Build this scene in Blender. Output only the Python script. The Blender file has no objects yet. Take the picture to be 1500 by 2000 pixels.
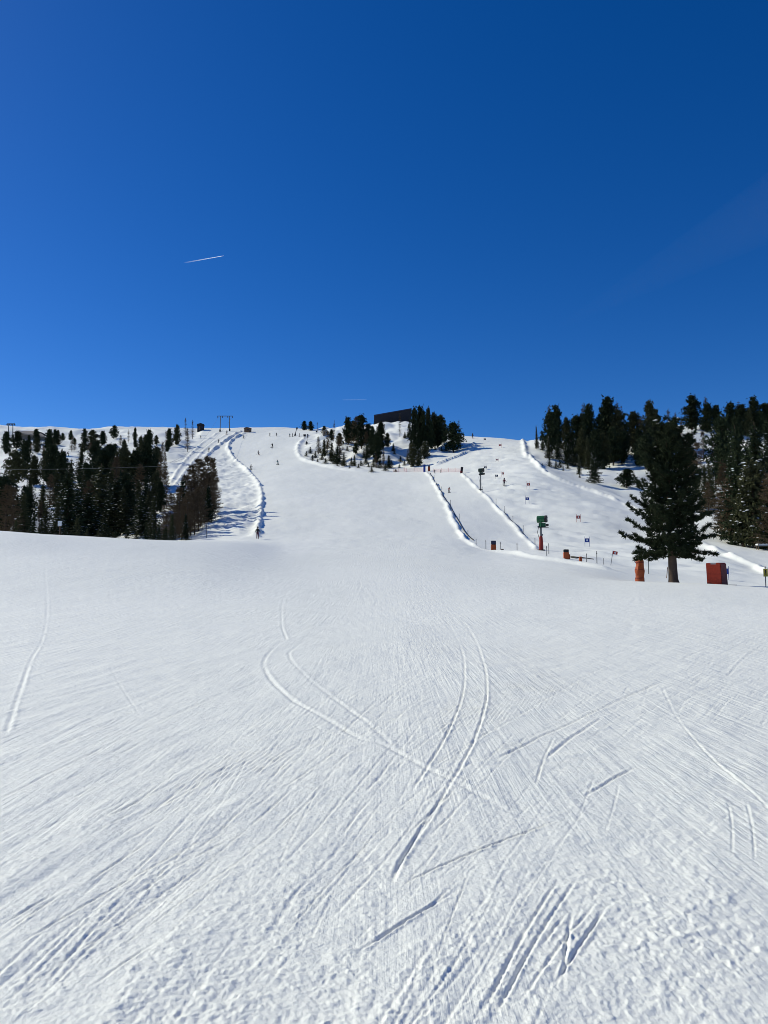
import bpy, math, random
import numpy as np
from mathutils import Vector

# ------------------------------------------------------------------ camera, sky, sun, exposure
SC = bpy.context.scene
COL = SC.collection
R = math.radians
FPX = 1444.0                      # focal length in pixels of the 1500 x 2000 photograph
PITCH = math.atan((1113 - 1000) / FPX)
EYE = 1.6
CP, SP = math.cos(PITCH), math.sin(PITCH)
cam_data = bpy.data.cameras.new('camera')
cam_data.sensor_fit = 'VERTICAL'
cam_data.sensor_height = 36.0
cam_data.sensor_width = 27.0
cam_data.lens = FPX / 2000 * 36.0
cam_data.clip_start = 0.05
cam_data.clip_end = 90000
cam = bpy.data.objects.new('camera', cam_data)
COL.objects.link(cam)
cam.location = (0, 0, EYE)
cam.rotation_euler = (R(90) + PITCH, 0, 0)
SC.camera = cam

SUN_AZ, SUN_EL = 66.0, 37.0       # degrees left of the view direction, degrees above the horizon
SUN_DIR = Vector((-math.sin(R(SUN_AZ)) * math.cos(R(SUN_EL)), math.cos(R(SUN_AZ)) * math.cos(R(SUN_EL)), math.sin(R(SUN_EL))))
world = bpy.data.worlds.new('World')
SC.world = world
world.use_nodes = True
wn, wl = world.node_tree.nodes, world.node_tree.links
wn.clear()
sky = wn.new('ShaderNodeTexSky')
sky.sky_type = 'NISHITA'
sky.sun_disc = False
sky.sun_elevation = R(SUN_EL)
sky.sun_rotation = R(-SUN_AZ)
sky.altitude = 2200
sky.air_density = 1.0
sky.dust_density = 0.8
sky.ozone_density = 6.0
whsv = wn.new('ShaderNodeHueSaturation')
whsv.inputs['Hue'].default_value = 0.511
whsv.inputs['Saturation'].default_value = 1.27
wbg = wn.new('ShaderNodeBackground'); wbg.inputs['Strength'].default_value = 0.105
wout = wn.new('ShaderNodeOutputWorld')
wl.new(sky.outputs[0], whsv.inputs['Color'])
wl.new(whsv.outputs[0], wbg.inputs[0]); wl.new(wbg.outputs[0], wout.inputs[0])
sun_data = bpy.data.lights.new('sun', 'SUN')
sun_data.energy = 4.0
sun_data.angle = R(0.53)
sun_data.color = (1.0, 0.97, 0.76)
sun = bpy.data.objects.new('sun', sun_data)
COL.objects.link(sun)
sun.rotation_euler = SUN_DIR.to_track_quat('Z', 'Y').to_euler()
sun.location = (-60, 20, 60)
SC.view_settings.view_transform = 'Standard'
SC.view_settings.look = 'None'
SC.view_settings.exposure = 0.0
SC.view_settings.gamma = 1.0
SC.view_settings.use_curve_mapping = False
SC.cycles.filter_width = 0.9
SC.cycles.max_bounces = 6
SC.cycles.diffuse_bounces = 3
SC.cycles.transparent_max_bounces = 12

# ------------------------------------------------------------------ materials
def nodes_of(m):
    m.use_nodes = True
    return m.node_tree.nodes, m.node_tree.links

def mat(name, col, rough=0.7, var=0.12, scale=6.0, metal=0.0, spec=0.3, bump=0.0, bscale=40.0, trans=0.0):
    """principled material, its colour broken up by object-space noise"""
    m = bpy.data.materials.new(name)
    n, l = nodes_of(m)
    b = n['Principled BSDF']
    b.inputs['Roughness'].default_value = rough
    b.inputs['Metallic'].default_value = metal
    b.inputs['Specular IOR Level'].default_value = spec
    tc = n.new('ShaderNodeTexCoord')
    nz = n.new('ShaderNodeTexNoise'); nz.inputs['Scale'].default_value = scale; nz.inputs['Detail'].default_value = 5
    l.new(tc.outputs['Object'], nz.inputs['Vector'])
    oi = n.new('ShaderNodeObjectInfo')
    add = n.new('ShaderNodeMath'); add.operation = 'ADD'
    mul = n.new('ShaderNodeMath'); mul.operation = 'MULTIPLY'; mul.inputs[1].default_value = 0.5
    l.new(oi.outputs['Random'], mul.inputs[0]); l.new(mul.outputs[0], add.inputs[0]); l.new(nz.outputs[0], add.inputs[1])
    mr = n.new('ShaderNodeMapRange')
    mr.inputs['From Min'].default_value = 0.3; mr.inputs['From Max'].default_value = 1.2
    mr.inputs['To Min'].default_value = 1 - var; mr.inputs['To Max'].default_value = 1 + var
    l.new(add.outputs[0], mr.inputs[0])
    mx = n.new('ShaderNodeVectorMath'); mx.operation = 'SCALE'
    mx.inputs[0].default_value = col[:3]
    l.new(mr.outputs[0], mx.inputs['Scale'])
    l.new(mx.outputs[0], b.inputs['Base Color'])
    if bump:
        bn = n.new('ShaderNodeTexNoise'); bn.inputs['Scale'].default_value = bscale; bn.inputs['Detail'].default_value = 6
        l.new(tc.outputs['Object'], bn.inputs['Vector'])
        bp = n.new('ShaderNodeBump'); bp.inputs['Strength'].default_value = bump; bp.inputs['Distance'].default_value = 0.05
        l.new(bn.outputs[0], bp.inputs['Height']); l.new(bp.outputs[0], b.inputs['Normal'])
    return m

def snow_material():
    m = bpy.data.materials.new('snow')
    n, l = nodes_of(m)
    b = n['Principled BSDF']
    b.inputs['Roughness'].default_value = 0.62
    b.inputs['Specular IOR Level'].default_value = 0.25
    geo = n.new('ShaderNodeNewGeometry')
    # faint patches of older, icier snow
    big = n.new('ShaderNodeTexNoise'); big.inputs['Scale'].default_value = 0.09; big.inputs['Detail'].default_value = 6
    mp = n.new('ShaderNodeMapping'); mp.inputs['Scale'].default_value = (1.0, 0.35, 1.0)
    l.new(geo.outputs['Position'], mp.inputs['Vector']); l.new(mp.outputs[0], big.inputs['Vector'])
    cr = n.new('ShaderNodeValToRGB')
    cr.color_ramp.elements[0].position = 0.35; cr.color_ramp.elements[0].color = (0.83, 0.84, 0.815, 1)
    cr.color_ramp.elements[1].position = 0.68; cr.color_ramp.elements[1].color = (0.89, 0.895, 0.87, 1)
    l.new(big.outputs[0], cr.inputs[0]); l.new(cr.outputs[0], b.inputs['Base Color'])
    # drawn-out scratches of skis and boards, in patches, then grain at several sizes
    prev = None
    def bump(height, st, di):
        nonlocal prev
        bp = n.new('ShaderNodeBump'); bp.inputs['Strength'].default_value = st; bp.inputs['Distance'].default_value = di
        l.new(height, bp.inputs['Height'])
        if prev: l.new(prev.outputs[0], bp.inputs['Normal'])
        prev = bp
    def noise(scale, vec=None, detail=4, rough=0.6):
        nz = n.new('ShaderNodeTexNoise'); nz.inputs['Scale'].default_value = scale; nz.inputs['Detail'].default_value = detail
        nz.inputs['Roughness'].default_value = rough
        l.new(vec or geo.outputs['Position'], nz.inputs['Vector'])
        return nz.outputs[0]
    sxyz = n.new('ShaderNodeSeparateXYZ'); l.new(geo.outputs['Position'], sxyz.inputs[0])
    # the traffic swings round: nearly straight uphill on the left, slanting off to the right elsewhere
    for ang, across, along, di, pscale, x0, x1 in ((0.15, 9.0, 0.45, 0.038, 0.16, 1.2, -2.5), (0.52, 9.0, 0.35, 0.036, 0.13, -2.0, 1.0), (0.78, 12.0, 0.45, 0.026, 0.19, -1.0, 2.0), (-0.5, 5.0, 0.5, 0.018, 0.11, None, None), (0.42, 26.0, 1.2, 0.013, 0.5, -2.5, 0.5), (0.14, 26.0, 1.2, 0.013, 0.5, 0.8, -2.0)):
        mp2 = n.new('ShaderNodeMapping'); mp2.inputs['Rotation'].default_value = (0, 0, ang); mp2.inputs['Scale'].default_value = (across, along, 1.0)
        l.new(geo.outputs['Position'], mp2.inputs['Vector'])
        h = noise(1.0, mp2.outputs[0], 3, 0.65)
        pm = n.new('ShaderNodeMapRange'); pm.inputs['From Min'].default_value = 0.42; pm.inputs['From Max'].default_value = 0.62
        l.new(noise(pscale, None, 3), pm.inputs[0])
        mu = n.new('ShaderNodeMath'); mu.operation = 'MULTIPLY'; l.new(h, mu.inputs[0]); l.new(pm.outputs[0], mu.inputs[1])
        if x0 is not None:
            xm = n.new('ShaderNodeMapRange'); xm.inputs['From Min'].default_value = x0; xm.inputs['From Max'].default_value = x1
            l.new(sxyz.outputs['X'], xm.inputs[0])
            m3 = n.new('ShaderNodeMath'); m3.operation = 'MULTIPLY'; l.new(mu.outputs[0], m3.inputs[0]); l.new(xm.outputs[0], m3.inputs[1]); mu = m3
        bump(mu.outputs[0], 0.75, di)
    bump(noise(0.55), 0.35, 0.16)
    bump(noise(4.0), 0.4, 0.03)
    bump(noise(16.0), 0.5, 0.014)
    bump(noise(60.0), 0.55, 0.0065)
    bump(noise(240.0), 0.5, 0.0018)
    l.new(prev.outputs[0], b.inputs['Normal'])
    return m

M = {}
M['snow'] = snow_material()
M['tree_snow'] = mat('tree_snow', (0.82, 0.84, 0.87), 0.7, 0.05)
M['needles'] = mat('needles', (0.028, 0.040, 0.018), 0.75, 0.35, 1.5, spec=0.12)
M['needles_olive'] = mat('needles_olive', (0.062, 0.066, 0.030), 0.75, 0.35, 1.5, spec=0.12)
M['larch_twig'] = mat('larch_twig', (0.150, 0.108, 0.066), 0.85, 0.3, 1.5, spec=0.1)
M['bark'] = mat('bark', (0.085, 0.060, 0.045), 0.9, 0.35, 5, spec=0.1, bump=0.8, bscale=18)

# ------------------------------------------------------------------ numbers: noise, splines, rays
def hash2(ix, iy, seed):
    h = (ix.astype(np.int64) * 374761393 + iy.astype(np.int64) * 668265263 + seed * 1442695041) & 0x7fffffff
    h = ((h ^ (h >> 13)) * 1274126177) & 0x7fffffff
    h = ((h ^ (h >> 16)) * 73244475) & 0x7fffffff
    return ((h ^ (h >> 15)) & 0xffff) / 65535.0

def vnoise(x, y, seed=0):
    """smooth value noise, -1..1, one lattice cell per unit"""
    ix, iy = np.floor(x), np.floor(y)
    fx, fy = x - ix, y - iy
    fx = fx * fx * fx * (fx * (fx * 6 - 15) + 10); fy = fy * fy * fy * (fy * (fy * 6 - 15) + 10)
    a = hash2(ix, iy, seed); b = hash2(ix + 1, iy, seed); c = hash2(ix, iy + 1, seed); d = hash2(ix + 1, iy + 1, seed)
    return ((a + (b - a) * fx) * (1 - fy) + (c + (d - c) * fx) * fy) * 2 - 1

def fbm(x, y, seed=0, octs=4, gain=0.5):
    t = np.zeros_like(x); a = 1.0
    for o in range(octs):
        ca, sa = math.cos(o * 1.1), math.sin(o * 1.1)
        t = t + a * vnoise((x * ca - y * sa) * 2 ** o, (x * sa + y * ca) * 2 ** o, seed + o * 17)
        a *= gain
    return t

def sstep(a, b, x):
    t = np.clip((x - a) / (b - a), 0, 1)
    return t * t * (3 - 2 * t)

def pchip(xk, yk, x):
    """monotone cubic; yk may hold many rows (rows, knots)"""
    xk = np.asarray(xk, float); yk = np.atleast_2d(np.asarray(yk, float))
    h = np.diff(xk); dl = np.diff(yk, axis=1) / h
    mm = np.zeros_like(yk)
    w1 = 2 * h[1:] + h[:-1]; w2 = h[1:] + 2 * h[:-1]
    same = dl[:, 1:] * dl[:, :-1] > 0
    with np.errstate(divide='ignore', invalid='ignore'):
        hm = (w1 + w2) / (w1 / dl[:, :-1] + w2 / dl[:, 1:])
    mm[:, 1:-1] = np.where(same, hm, 0)
    mm[:, 0], mm[:, -1] = dl[:, 0], dl[:, -1]
    x = np.clip(x, xk[0], xk[-1])
    i = np.clip(np.searchsorted(xk, x) - 1, 0, len(xk) - 2)
    t = (x - xk[i]) / h[i]
    t2, t3 = t * t, t * t * t
    return ((2 * t3 - 3 * t2 + 1) * yk[:, i] + (t3 - 2 * t2 + t) * h[i] * mm[:, i]
            + (-2 * t3 + 3 * t2) * yk[:, i + 1] + (t3 - t2) * h[i] * mm[:, i + 1])

def ray(px, py):
    u = (px - 750) / FPX; v = (1000 - py) / FPX
    Y = CP - v * SP
    return u / Y, (SP + v * CP) / Y          # x and z gained per metre of depth

def project(x, y, z):
    zz = z - EYE
    f = y * CP + zz * SP
    f = np.where(f < 0.05, 0.05, f)
    return 750 + FPX * x / f, 1000 - FPX * (zz * CP - y * SP) / f

# ------------------------------------------------------------------ the lie of the land
# sections through the mountainside: bearing -> [(distance, sight line)], read off as a surveyor would
SECTIONS = {
    -500: [(25, 1185), (45, 1080), (58, 1022), (70, 1034), (95, 1040), (130, 1015), (200, 950), (300, 885), (380, 845), (440, 832), (520, 866)],
    -150: [(25, 1190), (45, 1085), (60, 1031), (71, 1043), (95, 1050), (130, 1026), (200, 960), (300, 892), (380, 850), (440, 835), (520, 868)],
    0:    [(25, 1193), (45, 1091), (60, 1037), (70, 1048), (90, 1056), (120, 1042), (200, 965), (300, 892), (380, 850), (440, 832), (520, 870)],
    150:  [(25, 1195), (45, 1097), (65, 1047), (76, 1057), (95, 1062), (120, 1047), (200, 970), (300, 897), (380, 858), (450, 840), (520, 870)],
    300:  [(25, 1196), (45, 1104), (70, 1055), (82, 1063), (100, 1062), (130, 1035), (200, 965), (300, 892), (400, 845), (440, 833), (520, 870)],
    400:  [(25, 1197), (45, 1110), (78, 1055), (88, 1059), (105, 1049), (130, 1022), (200, 958), (300, 897), (380, 856), (430, 837), (520, 866)],
    470:  [(25, 1197), (45, 1120), (84, 1053), (92, 1052), (110, 1034), (150, 1000), (200, 957), (250, 925), (300, 898), (360, 860), (430, 836), (520, 862)],
    550:  [(25, 1197), (45, 1128), (80, 1073), (100, 1050), (150, 993), (200, 950), (245, 921), (280, 902), (320, 877), (360, 855), (400, 840), (425, 834), (520, 862)],
    640:  [(25, 1197), (45, 1132), (80, 1077), (100, 1052), (150, 993), (200, 950), (240, 922), (265, 905), (300, 880), (340, 858), (375, 842), (400, 838), (480, 862)],
    720:  [(25, 1197), (45, 1133), (80, 1079), (100, 1053), (150, 993), (200, 950), (238, 922), (255, 910), (285, 880), (320, 850), (345, 834), (365, 829), (420, 842), (520, 880)],
    800:  [(25, 1197), (45, 1135), (80, 1081), (100, 1055), (150, 995), (200, 950), (236, 921), (255, 905), (280, 875), (305, 845), (328, 826), (345, 824), (400, 838), (520, 880)],
    880:  [(25, 1197), (45, 1138), (80, 1085), (100, 1057), (140, 1003), (180, 960), (220, 922), (240, 902), (265, 880), (290, 862), (320, 851), (350, 849), (520, 890)],
    960:  [(25, 1197), (45, 1142), (75, 1098), (96, 1076), (125, 1032), (165, 972), (200, 930), (230, 900), (260, 874), (285, 858), (300, 853), (330, 856), (520, 900)],
    1060: [(25, 1197), (45, 1146), (72, 1104), (96, 1078), (120, 1044), (150, 992), (175, 950), (200, 918), (222, 897), (240, 880), (262, 866), (285, 863), (400, 885), (520, 900)],
    1150: [(25, 1198), (45, 1150), (62, 1124), (80, 1102), (105, 1070), (130, 1025), (160, 978), (176, 960), (200, 936), (230, 905), (258, 875), (282, 858), (330, 872), (520, 900)],
    1250: [(25, 1198), (45, 1150), (56, 1136), (62, 1141), (80, 1112), (110, 1068), (140, 1020), (160, 992), (182, 965), (212, 920), (240, 880), (262, 858), (285, 852), (330, 866), (520, 900)],
    1320: [(25, 1198), (45, 1151), (56, 1138), (63, 1145), (80, 1116), (105, 1075), (125, 1042), (150, 1010), (182, 965), (216, 910), (242, 868), (264, 836), (284, 832), (330, 850), (520, 900)],
    1400: [(25, 1198), (45, 1153), (56, 1141), (63, 1147), (80, 1116), (95, 1086), (107, 1068), (130, 1040), (162, 1000), (202, 930), (236, 870), (262, 836), (284, 832), (330, 850), (520, 900)],
    1500: [(25, 1199), (45, 1157), (58, 1146), (66, 1146), (76, 1130), (86, 1117), (100, 1090), (116, 1064), (150, 1012), (200, 928), (240, 862), (265, 832), (288, 828), (330, 845), (520, 900)],
    1700: [(25, 1200), (45, 1160), (62, 1142), (76, 1120), (90, 1098), (116, 1060), (150, 1010), (200, 928), (240, 862), (265, 830), (288, 826), (330, 845), (520, 900)],
    2100: [(25, 1203), (45, 1165), (62, 1142), (76, 1120), (90, 1098), (116, 1060), (150, 1010), (200, 928), (240, 862), (265, 830), (288, 826), (330, 845), (520, 900)],
}
DG = np.concatenate([np.linspace(0, 60, 241), np.linspace(60.5, 140, 160), np.linspace(141, 520, 380), np.linspace(540, 2400, 40)])
_cols, _s = [], []
for px, prof in SECTIONS.items():
    s, _ = ray(px, 1000)
    dk, zk = [0.0, 8.0, 14.0], [0.0, 0.0, 0.01]
    for d, py in prof:
        _, tz = ray(px, py)
        dk.append(float(d)); zk.append(EYE + d * tz)
    last = zk[-1]
    dk += [900.0, 1500.0, 2400.0]; zk += [last - 30, last - 90, last - 160]
    _cols.append(pchip(dk, zk, DG)[0]); _s.append(s)
SG = np.linspace(_s[0], _s[-1], 700)
TABLE = pchip(_s, np.array(_cols).T, SG).T            # (bearing, distance) -> height
_k = np.exp(-0.5 * (np.arange(-24, 25) / 8.0) ** 2); _k /= _k.sum()
_pad = np.vstack([np.repeat(TABLE[:1], 24, 0), TABLE, np.repeat(TABLE[-1:], 24, 0)])
TABLE = sum(_k[i] * _pad[i:i + len(SG)] for i in range(49))

def base_z(x, y):
    """height of the bare mountainside"""
    x = np.asarray(x, float); y = np.asarray(y, float)
    r = np.hypot(x, y); th = np.arctan2(x, y)
    tc = np.clip(th, math.atan(SG[0]), math.atan(SG[-1]))
    s = np.tan(tc); d = r * np.cos(tc)
    fs = np.clip((s - SG[0]) / (SG[1] - SG[0]), 0, len(SG) - 1.001)
    i = fs.astype(int); fs = fs - i
    j = np.clip(np.searchsorted(DG, d) - 1, 0, len(DG) - 2)
    fd = np.clip((d - DG[j]) / (DG[j + 1] - DG[j]), 0, 1)
    z = ((TABLE[i, j] * (1 - fs) + TABLE[i + 1, j] * fs) * (1 - fd)
         + (TABLE[i, j + 1] * (1 - fs) + TABLE[i + 1, j + 1] * fs) * fd)
    back = sstep(R(60), R(115), np.abs(th))           # behind the viewer the piste runs on downhill
    return z * (1 - back) + (-0.0009 * r ** 1.6 - 0.05 * np.maximum(r - 6, 0)) * back

DM = np.concatenate([np.linspace(2, 60, 600), np.linspace(60.1, 480, 4200)])
def hit(px, py, dmin=2.0):
    """where the sight line meets the bare mountainside"""
    tx, tz = ray(px, py)
    z = EYE + DM * tz
    below = (z <= base_z(DM * tx, DM)) & (DM >= dmin)
    k = int(np.argmax(below)) if below.any() else len(DM) - 1
    d = DM[k]
    return float(d * tx), float(d)

def inside(poly, x, y, soft):
    """soft 0..1 mask of a polygon"""
    p = np.asarray(poly, float); q = np.roll(p, -1, axis=0)
    cnt = np.zeros(x.shape, bool); dist = np.full(x.shape, 1e9)
    for (ax, ay), (bx, by) in zip(p, q):
        c = (ay > y) != (by > y)
        with np.errstate(divide='ignore', invalid='ignore'):
            cnt ^= c & (x < (bx - ax) * (y - ay) / (by - ay if by != ay else 1e-9) + ax)
        ex, ey = bx - ax, by - ay
        t = np.clip(((x - ax) * ex + (y - ay) * ey) / (ex * ex + ey * ey + 1e-9), 0, 1)
        dist = np.minimum(dist, np.hypot(x - ax - t * ex, y - ay - t * ey))
    return sstep(-soft * 0.2, soft, np.where(cnt, dist, -dist))

def smooth_line(pts, n=6):
    """Catmull-Rom through the points"""
    p = np.asarray(pts, float)
    p = np.vstack([2 * p[0] - p[1], p, 2 * p[-1] - p[-2]])
    out = []
    for k in range(1, len(p) - 2):
        for t in np.linspace(0, 1, n, endpoint=False):
            a, b, c, d = p[k - 1], p[k], p[k + 1], p[k + 2]
            out.append(0.5 * (2 * b + (c - a) * t + (2 * a - 5 * b + 4 * c - d) * t * t + (3 * b - a - 3 * c + d) * t ** 3))
    out.append(p[-2])
    return np.array(out)

def line_dist(pl, x, y):
    """distance to a polyline, signed side (+ right of travel) and run along it"""
    best = np.full(x.shape, 1e9); side = np.zeros(x.shape); run = np.zeros(x.shape); acc = 0.0
    for (ax, ay), (bx, by) in zip(pl[:-1], pl[1:]):
        ex, ey = bx - ax, by - ay
        L = math.hypot(ex, ey) + 1e-9
        t = np.clip(((x - ax) * ex + (y - ay) * ey) / (L * L), 0, 1)
        dx, dy = x - ax - t * ex, y - ay - t * ey
        dd = np.hypot(dx, dy)
        m = dd < best
        best = np.where(m, dd, best)
        side = np.where(m, (dx * ey - dy * ex) / L, side)
        run = np.where(m, acc + t * L, run)
        acc += L
    return best, side, run, acc

# snow berms and cut banks that border the pistes: points on the ground, height, half width left, half width right
def ground_line(pts, n=6):
    return smooth_line([hit(*p) for p in pts], n)
BERMS = [
    # left edge of the main piste: a bank with its steep side to the right
    (ground_line([(502, 1049), (505, 1035), (509, 1000), (511, 970), (505, 945), (492, 928)]), 0.70, 0.9, 0.45),
    (ground_line([(492, 928), (470, 908), (452, 890), (446, 872), (456, 858), (480, 845)]), 1.05, 1.1, 0.7),
    # bank between the tow track and the loose slope
    (ground_line([(402, 892), (420, 876), (440, 862), (456, 850), (474, 842)]), 1.2, 1.3, 0.8),
    # lip around the wooded knoll
    (ground_line([(600, 850), (584, 868), (581, 882), (592, 897), (632, 910), (690, 919), (760, 922)]), 0.75, 1.0, 1.3),
    # bank between the main piste and the practice lane
    (ground_line([(832, 921), (843, 935), (858, 960), (873, 988), (886, 1018), (900, 1044), (922, 1064), (950, 1074)]), 0.48, 0.55, 0.42),
    (ground_line([(950, 1074), (1000, 1082), (1060, 1092), (1110, 1099), (1165, 1109), (1225, 1122)]), 0.38, 0.8, 0.7),
    # bank between the practice lane and the race piste
    (ground_line([(902, 924), (915, 938), (938, 960), (968, 990), (1000, 1022), (1030, 1056), (1050, 1076)]), 0.40, 0.5, 0.45),
    # right edge of the race piste
    (ground_line([(1018, 858), (1023, 872), (1036, 892), (1056, 915), (1080, 932), (1130, 950), (1180, 968), (1215, 982)]), 0.65, 0.7, 1.0),
    (ground_line([(1215, 982), (1270, 1012), (1330, 1046), (1390, 1072), (1430, 1090), (1480, 1112), (1540, 1135)]), 0.5, 0.6, 1.2),
    # bank below the knoll on its right
    # ruts of the tow track
    (ground_line([(446, 846), (420, 862), (394, 884), (366, 915), (342, 948)]), 0.5, 0.5, 0.6),
    (ground_line([(428, 843), (400, 862), (374, 886), (350, 915), (332, 945)]), 0.5, 0.6, 0.6),
    (ground_line([(842, 912), (865, 903), (895, 891), (915, 882), (927, 873), (925, 864)]), 0.9, 1.1, 0.7),
]
ROUGH = [  # off-piste ground: outline as seen from the foot of the slope, mound height, mound size
    ([(-900, 1046), (300, 1060), (345, 1050), (330, 985), (338, 930), (372, 880), (392, 850), (400, 820), (-900, 780)], 2.6, 17.0),
    ([(415, 905), (430, 880), (448, 885), (470, 912), (495, 935), (504, 965), (500, 1030), (470, 1046), (380, 1052), (420, 960)], 0.85, 3.2),
    ([(612, 852), (596, 868), (594, 886), (610, 898), (660, 910), (740, 917), (825, 916), (846, 903), (900, 884), (915, 872), (900, 855), (890, 790), (640, 790)], 2.6, 9.0),
    ([(1028, 858), (1040, 888), (1062, 912), (1090, 928), (1150, 948), (1225, 980), (1300, 1015), (1370, 1050), (1420, 1062), (1520, 1080), (2500, 1090), (2500, 760), (1030, 760)], 2.2, 16.0),
]

RACE = [(902, 922), (930, 872), (1015, 862), (1035, 895), (1075, 930), (1150, 960), (1215, 985), (1300, 1035), (1420, 1090), (1500, 1125), (1420, 1136), (1240, 1120), (1160, 1100), (1056, 1072), (1000, 1014), (940, 955)]
def ground(x, y):
    """height of the snow, banks and mounds included, tracks left out"""
    x = np.asarray(x, float); y = np.asarray(y, float)
    shp = x.shape
    x = np.atleast_1d(x).ravel(); y = np.atleast_1d(y).ravel()
    z = base_z(x, y)
    far = np.nonzero((y > 50) & (y < 620) & (np.abs(x) < y * 1.1 + 20))[0]
    if len(far):
        xf, yf = x[far], y[far]
        px, py = project(xf, yf, z[far])
        add = np.zeros(len(far))
        for poly, h, size in ROUGH:
            m = inside(poly, px, py, 14.0) * sstep(72, 88, yf)
            if m.max() <= 0: continue
            f = fbm(xf / size, yf / size, 5, 3, 0.42)
            add += m * h * (0.55 * f + 0.16 * np.abs(fbm(xf / size * 2.3, yf / size * 2.3, 31, 2, 0.4)))
        for pl, h, wl_, wr_ in BERMS:
            lo = pl.min(axis=0) - 12; hi = pl.max(axis=0) + 12
            k = np.nonzero((xf > lo[0]) & (xf < hi[0]) & (yf > lo[1]) & (yf < hi[1]))[0]
            if not len(k): continue
            d, side, run, tot = line_dist(pl, xf[k] + 0.25 * vnoise(xf[k] / 3.4, yf[k] / 3.4, 68), yf[k] + 0.3 * vnoise(xf[k] / 3.4, yf[k] / 3.4, 69))
            # 'side' is measured towards larger x, whichever way the line was drawn
            up = 1 if pl[-1][1] > pl[0][1] else -1
            w = np.where(side * up > 0, wr_, wl_) * (0.85 + 0.25 * vnoise(run / 6.0, run * 0 + h * 37, 67))
            ends = sstep(0, 4, run) * sstep(0, 4, tot - run) * 0.9 + 0.1
            crumb = 0.95 + 0.50 * vnoise(xf[k] / 4.5, yf[k] / 4.5, 70) + 0.16 * vnoise(xf[k] / 1.7, yf[k] / 1.7, 71) + 0.10 * vnoise(xf[k] / 0.6, yf[k] / 0.6, 72)
            add[k] = np.maximum(add[k], 0) * 0 + add[k] + h * ends * crumb * np.exp(-(d / w) ** 2 * 1.2)
        add += (0.10 * fbm(xf / 9.0, yf / 14.0, 91, 3) + 0.022 * fbm(xf / 1.4, yf / 3.0, 92, 2)) * sstep(60, 90, yf)
        rm = inside(RACE, px, py, 22.0)
        u_, v_ = xf * 0.80 - yf * 0.60, xf * 0.60 + yf * 0.80
        add += rm * (0.34 * fbm(u_ / 7.0, v_ / 2.2, 95, 2) + 0.30 * np.maximum(vnoise(u_ / 5.0, v_ / 1.5, 97), 0))
        z[far] += add
    return z.reshape(shp)

def gz(x, y):
    return float(ground(np.array([x]), np.array([y]))[0])

def at(px, py, dmin=2.0):
    """the point of the snow seen at that sight line"""
    x, y = hit(px, py, dmin)
    return Vector((x, y, gz(x, y)))

def at_d(px, d):
    """the point of the snow at that bearing and distance"""
    x = ray(px, 1000)[0] * d
    return Vector((x, d, gz(x, d)))

# ------------------------------------------------------------------ mesh helpers
def link(o, parent=None):
    COL.objects.link(o)
    if parent is not None: o.parent = parent
    return o

def mesh_obj(name, verts, faces, material, parent=None, smooth=False):
    me = bpy.data.meshes.new(name)
    me.from_pydata([tuple(v) for v in verts], [], faces)
    me.materials.append(material)
    if smooth: me.polygons.foreach_set('use_smooth', [True] * len(me.polygons))
    me.update()
    return link(bpy.data.objects.new(name, me), parent)

def fast_mesh(name, verts, tris):
    """triangle mesh from arrays"""
    me = bpy.data.meshes.new(name)
    n = tris.shape[1]
    me.vertices.add(len(verts)); me.vertices.foreach_set('co', np.asarray(verts, np.float32).ravel())
    me.loops.add(tris.size); me.loops.foreach_set('vertex_index', tris.astype(np.int32).ravel())
    me.polygons.add(len(tris))
    me.polygons.foreach_set('loop_start', np.arange(0, tris.size, n, dtype=np.int32))
    me.update(calc_edges=True)
    return me

def tag(o, label=None, cat=None, group=None, kind=None):
    if label: o['label'] = label
    if cat: o['category'] = cat
    if group: o['group'] = group
    if kind: o['kind'] = kind
    return o

def empty(name, loc, rz=0.0, scale=1.0):
    o = bpy.data.objects.new(name, None)
    o.empty_display_size = 0.3
    o.location = loc; o.rotation_euler = (0, 0, rz); o.scale = (scale,) * 3 if not hasattr(scale, '__len__') else scale
    return link(o)
# ------------------------------------------------------------------ the snow: one sheet all round the viewer
def build_snow():
    ang = np.arctan(np.arange(-0.60, 0.60001, 0.00160))
    left = -np.geomspace(0.545, math.pi, 46)[::-1]; right = np.geomspace(0.545, math.pi, 46)
    ang = np.concatenate([left, ang[(ang > -0.540) & (ang < 0.540)], right])
    rad = np.concatenate([np.linspace(0.02, 2.0, 16), EYE * FPX / np.arange(1140, 40, -1.6), np.linspace(58.5, 112, 96), np.linspace(113.2, 462, 270), np.geomspace(475, 2300, 22)])
    A, B = np.meshgrid(ang, rad)
    x = (B * np.sin(A)); y = (B * np.cos(A))
    nr, na = x.shape
    z = ground(x.ravel(), y.ravel()).reshape(nr, na)
    z += tracks(x, y, rad)
    idx = np.arange(nr * na).reshape(nr, na)
    q = np.stack([idx[:-1, :-1], idx[:-1, 1:], idx[1:, 1:], idx[1:, :-1]], -1).reshape(-1, 4)[:, ::-1]
    # close the small hole under the viewer
    verts = np.stack([x, y, z], -1).reshape(-1, 3)
    me = fast_mesh('snow_slope', verts, q)
    me.materials.append(M['snow'])
    me.polygons.foreach_set('use_smooth', np.ones(len(me.polygons), bool))
    o = link(bpy.data.objects.new('snow_slope', me))
    tag(o, 'groomed white snow slope with ski tracks, rising to the ridge', None, None, 'structure')
    return o

def g(px, py):
    return hit(px, py)

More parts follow.
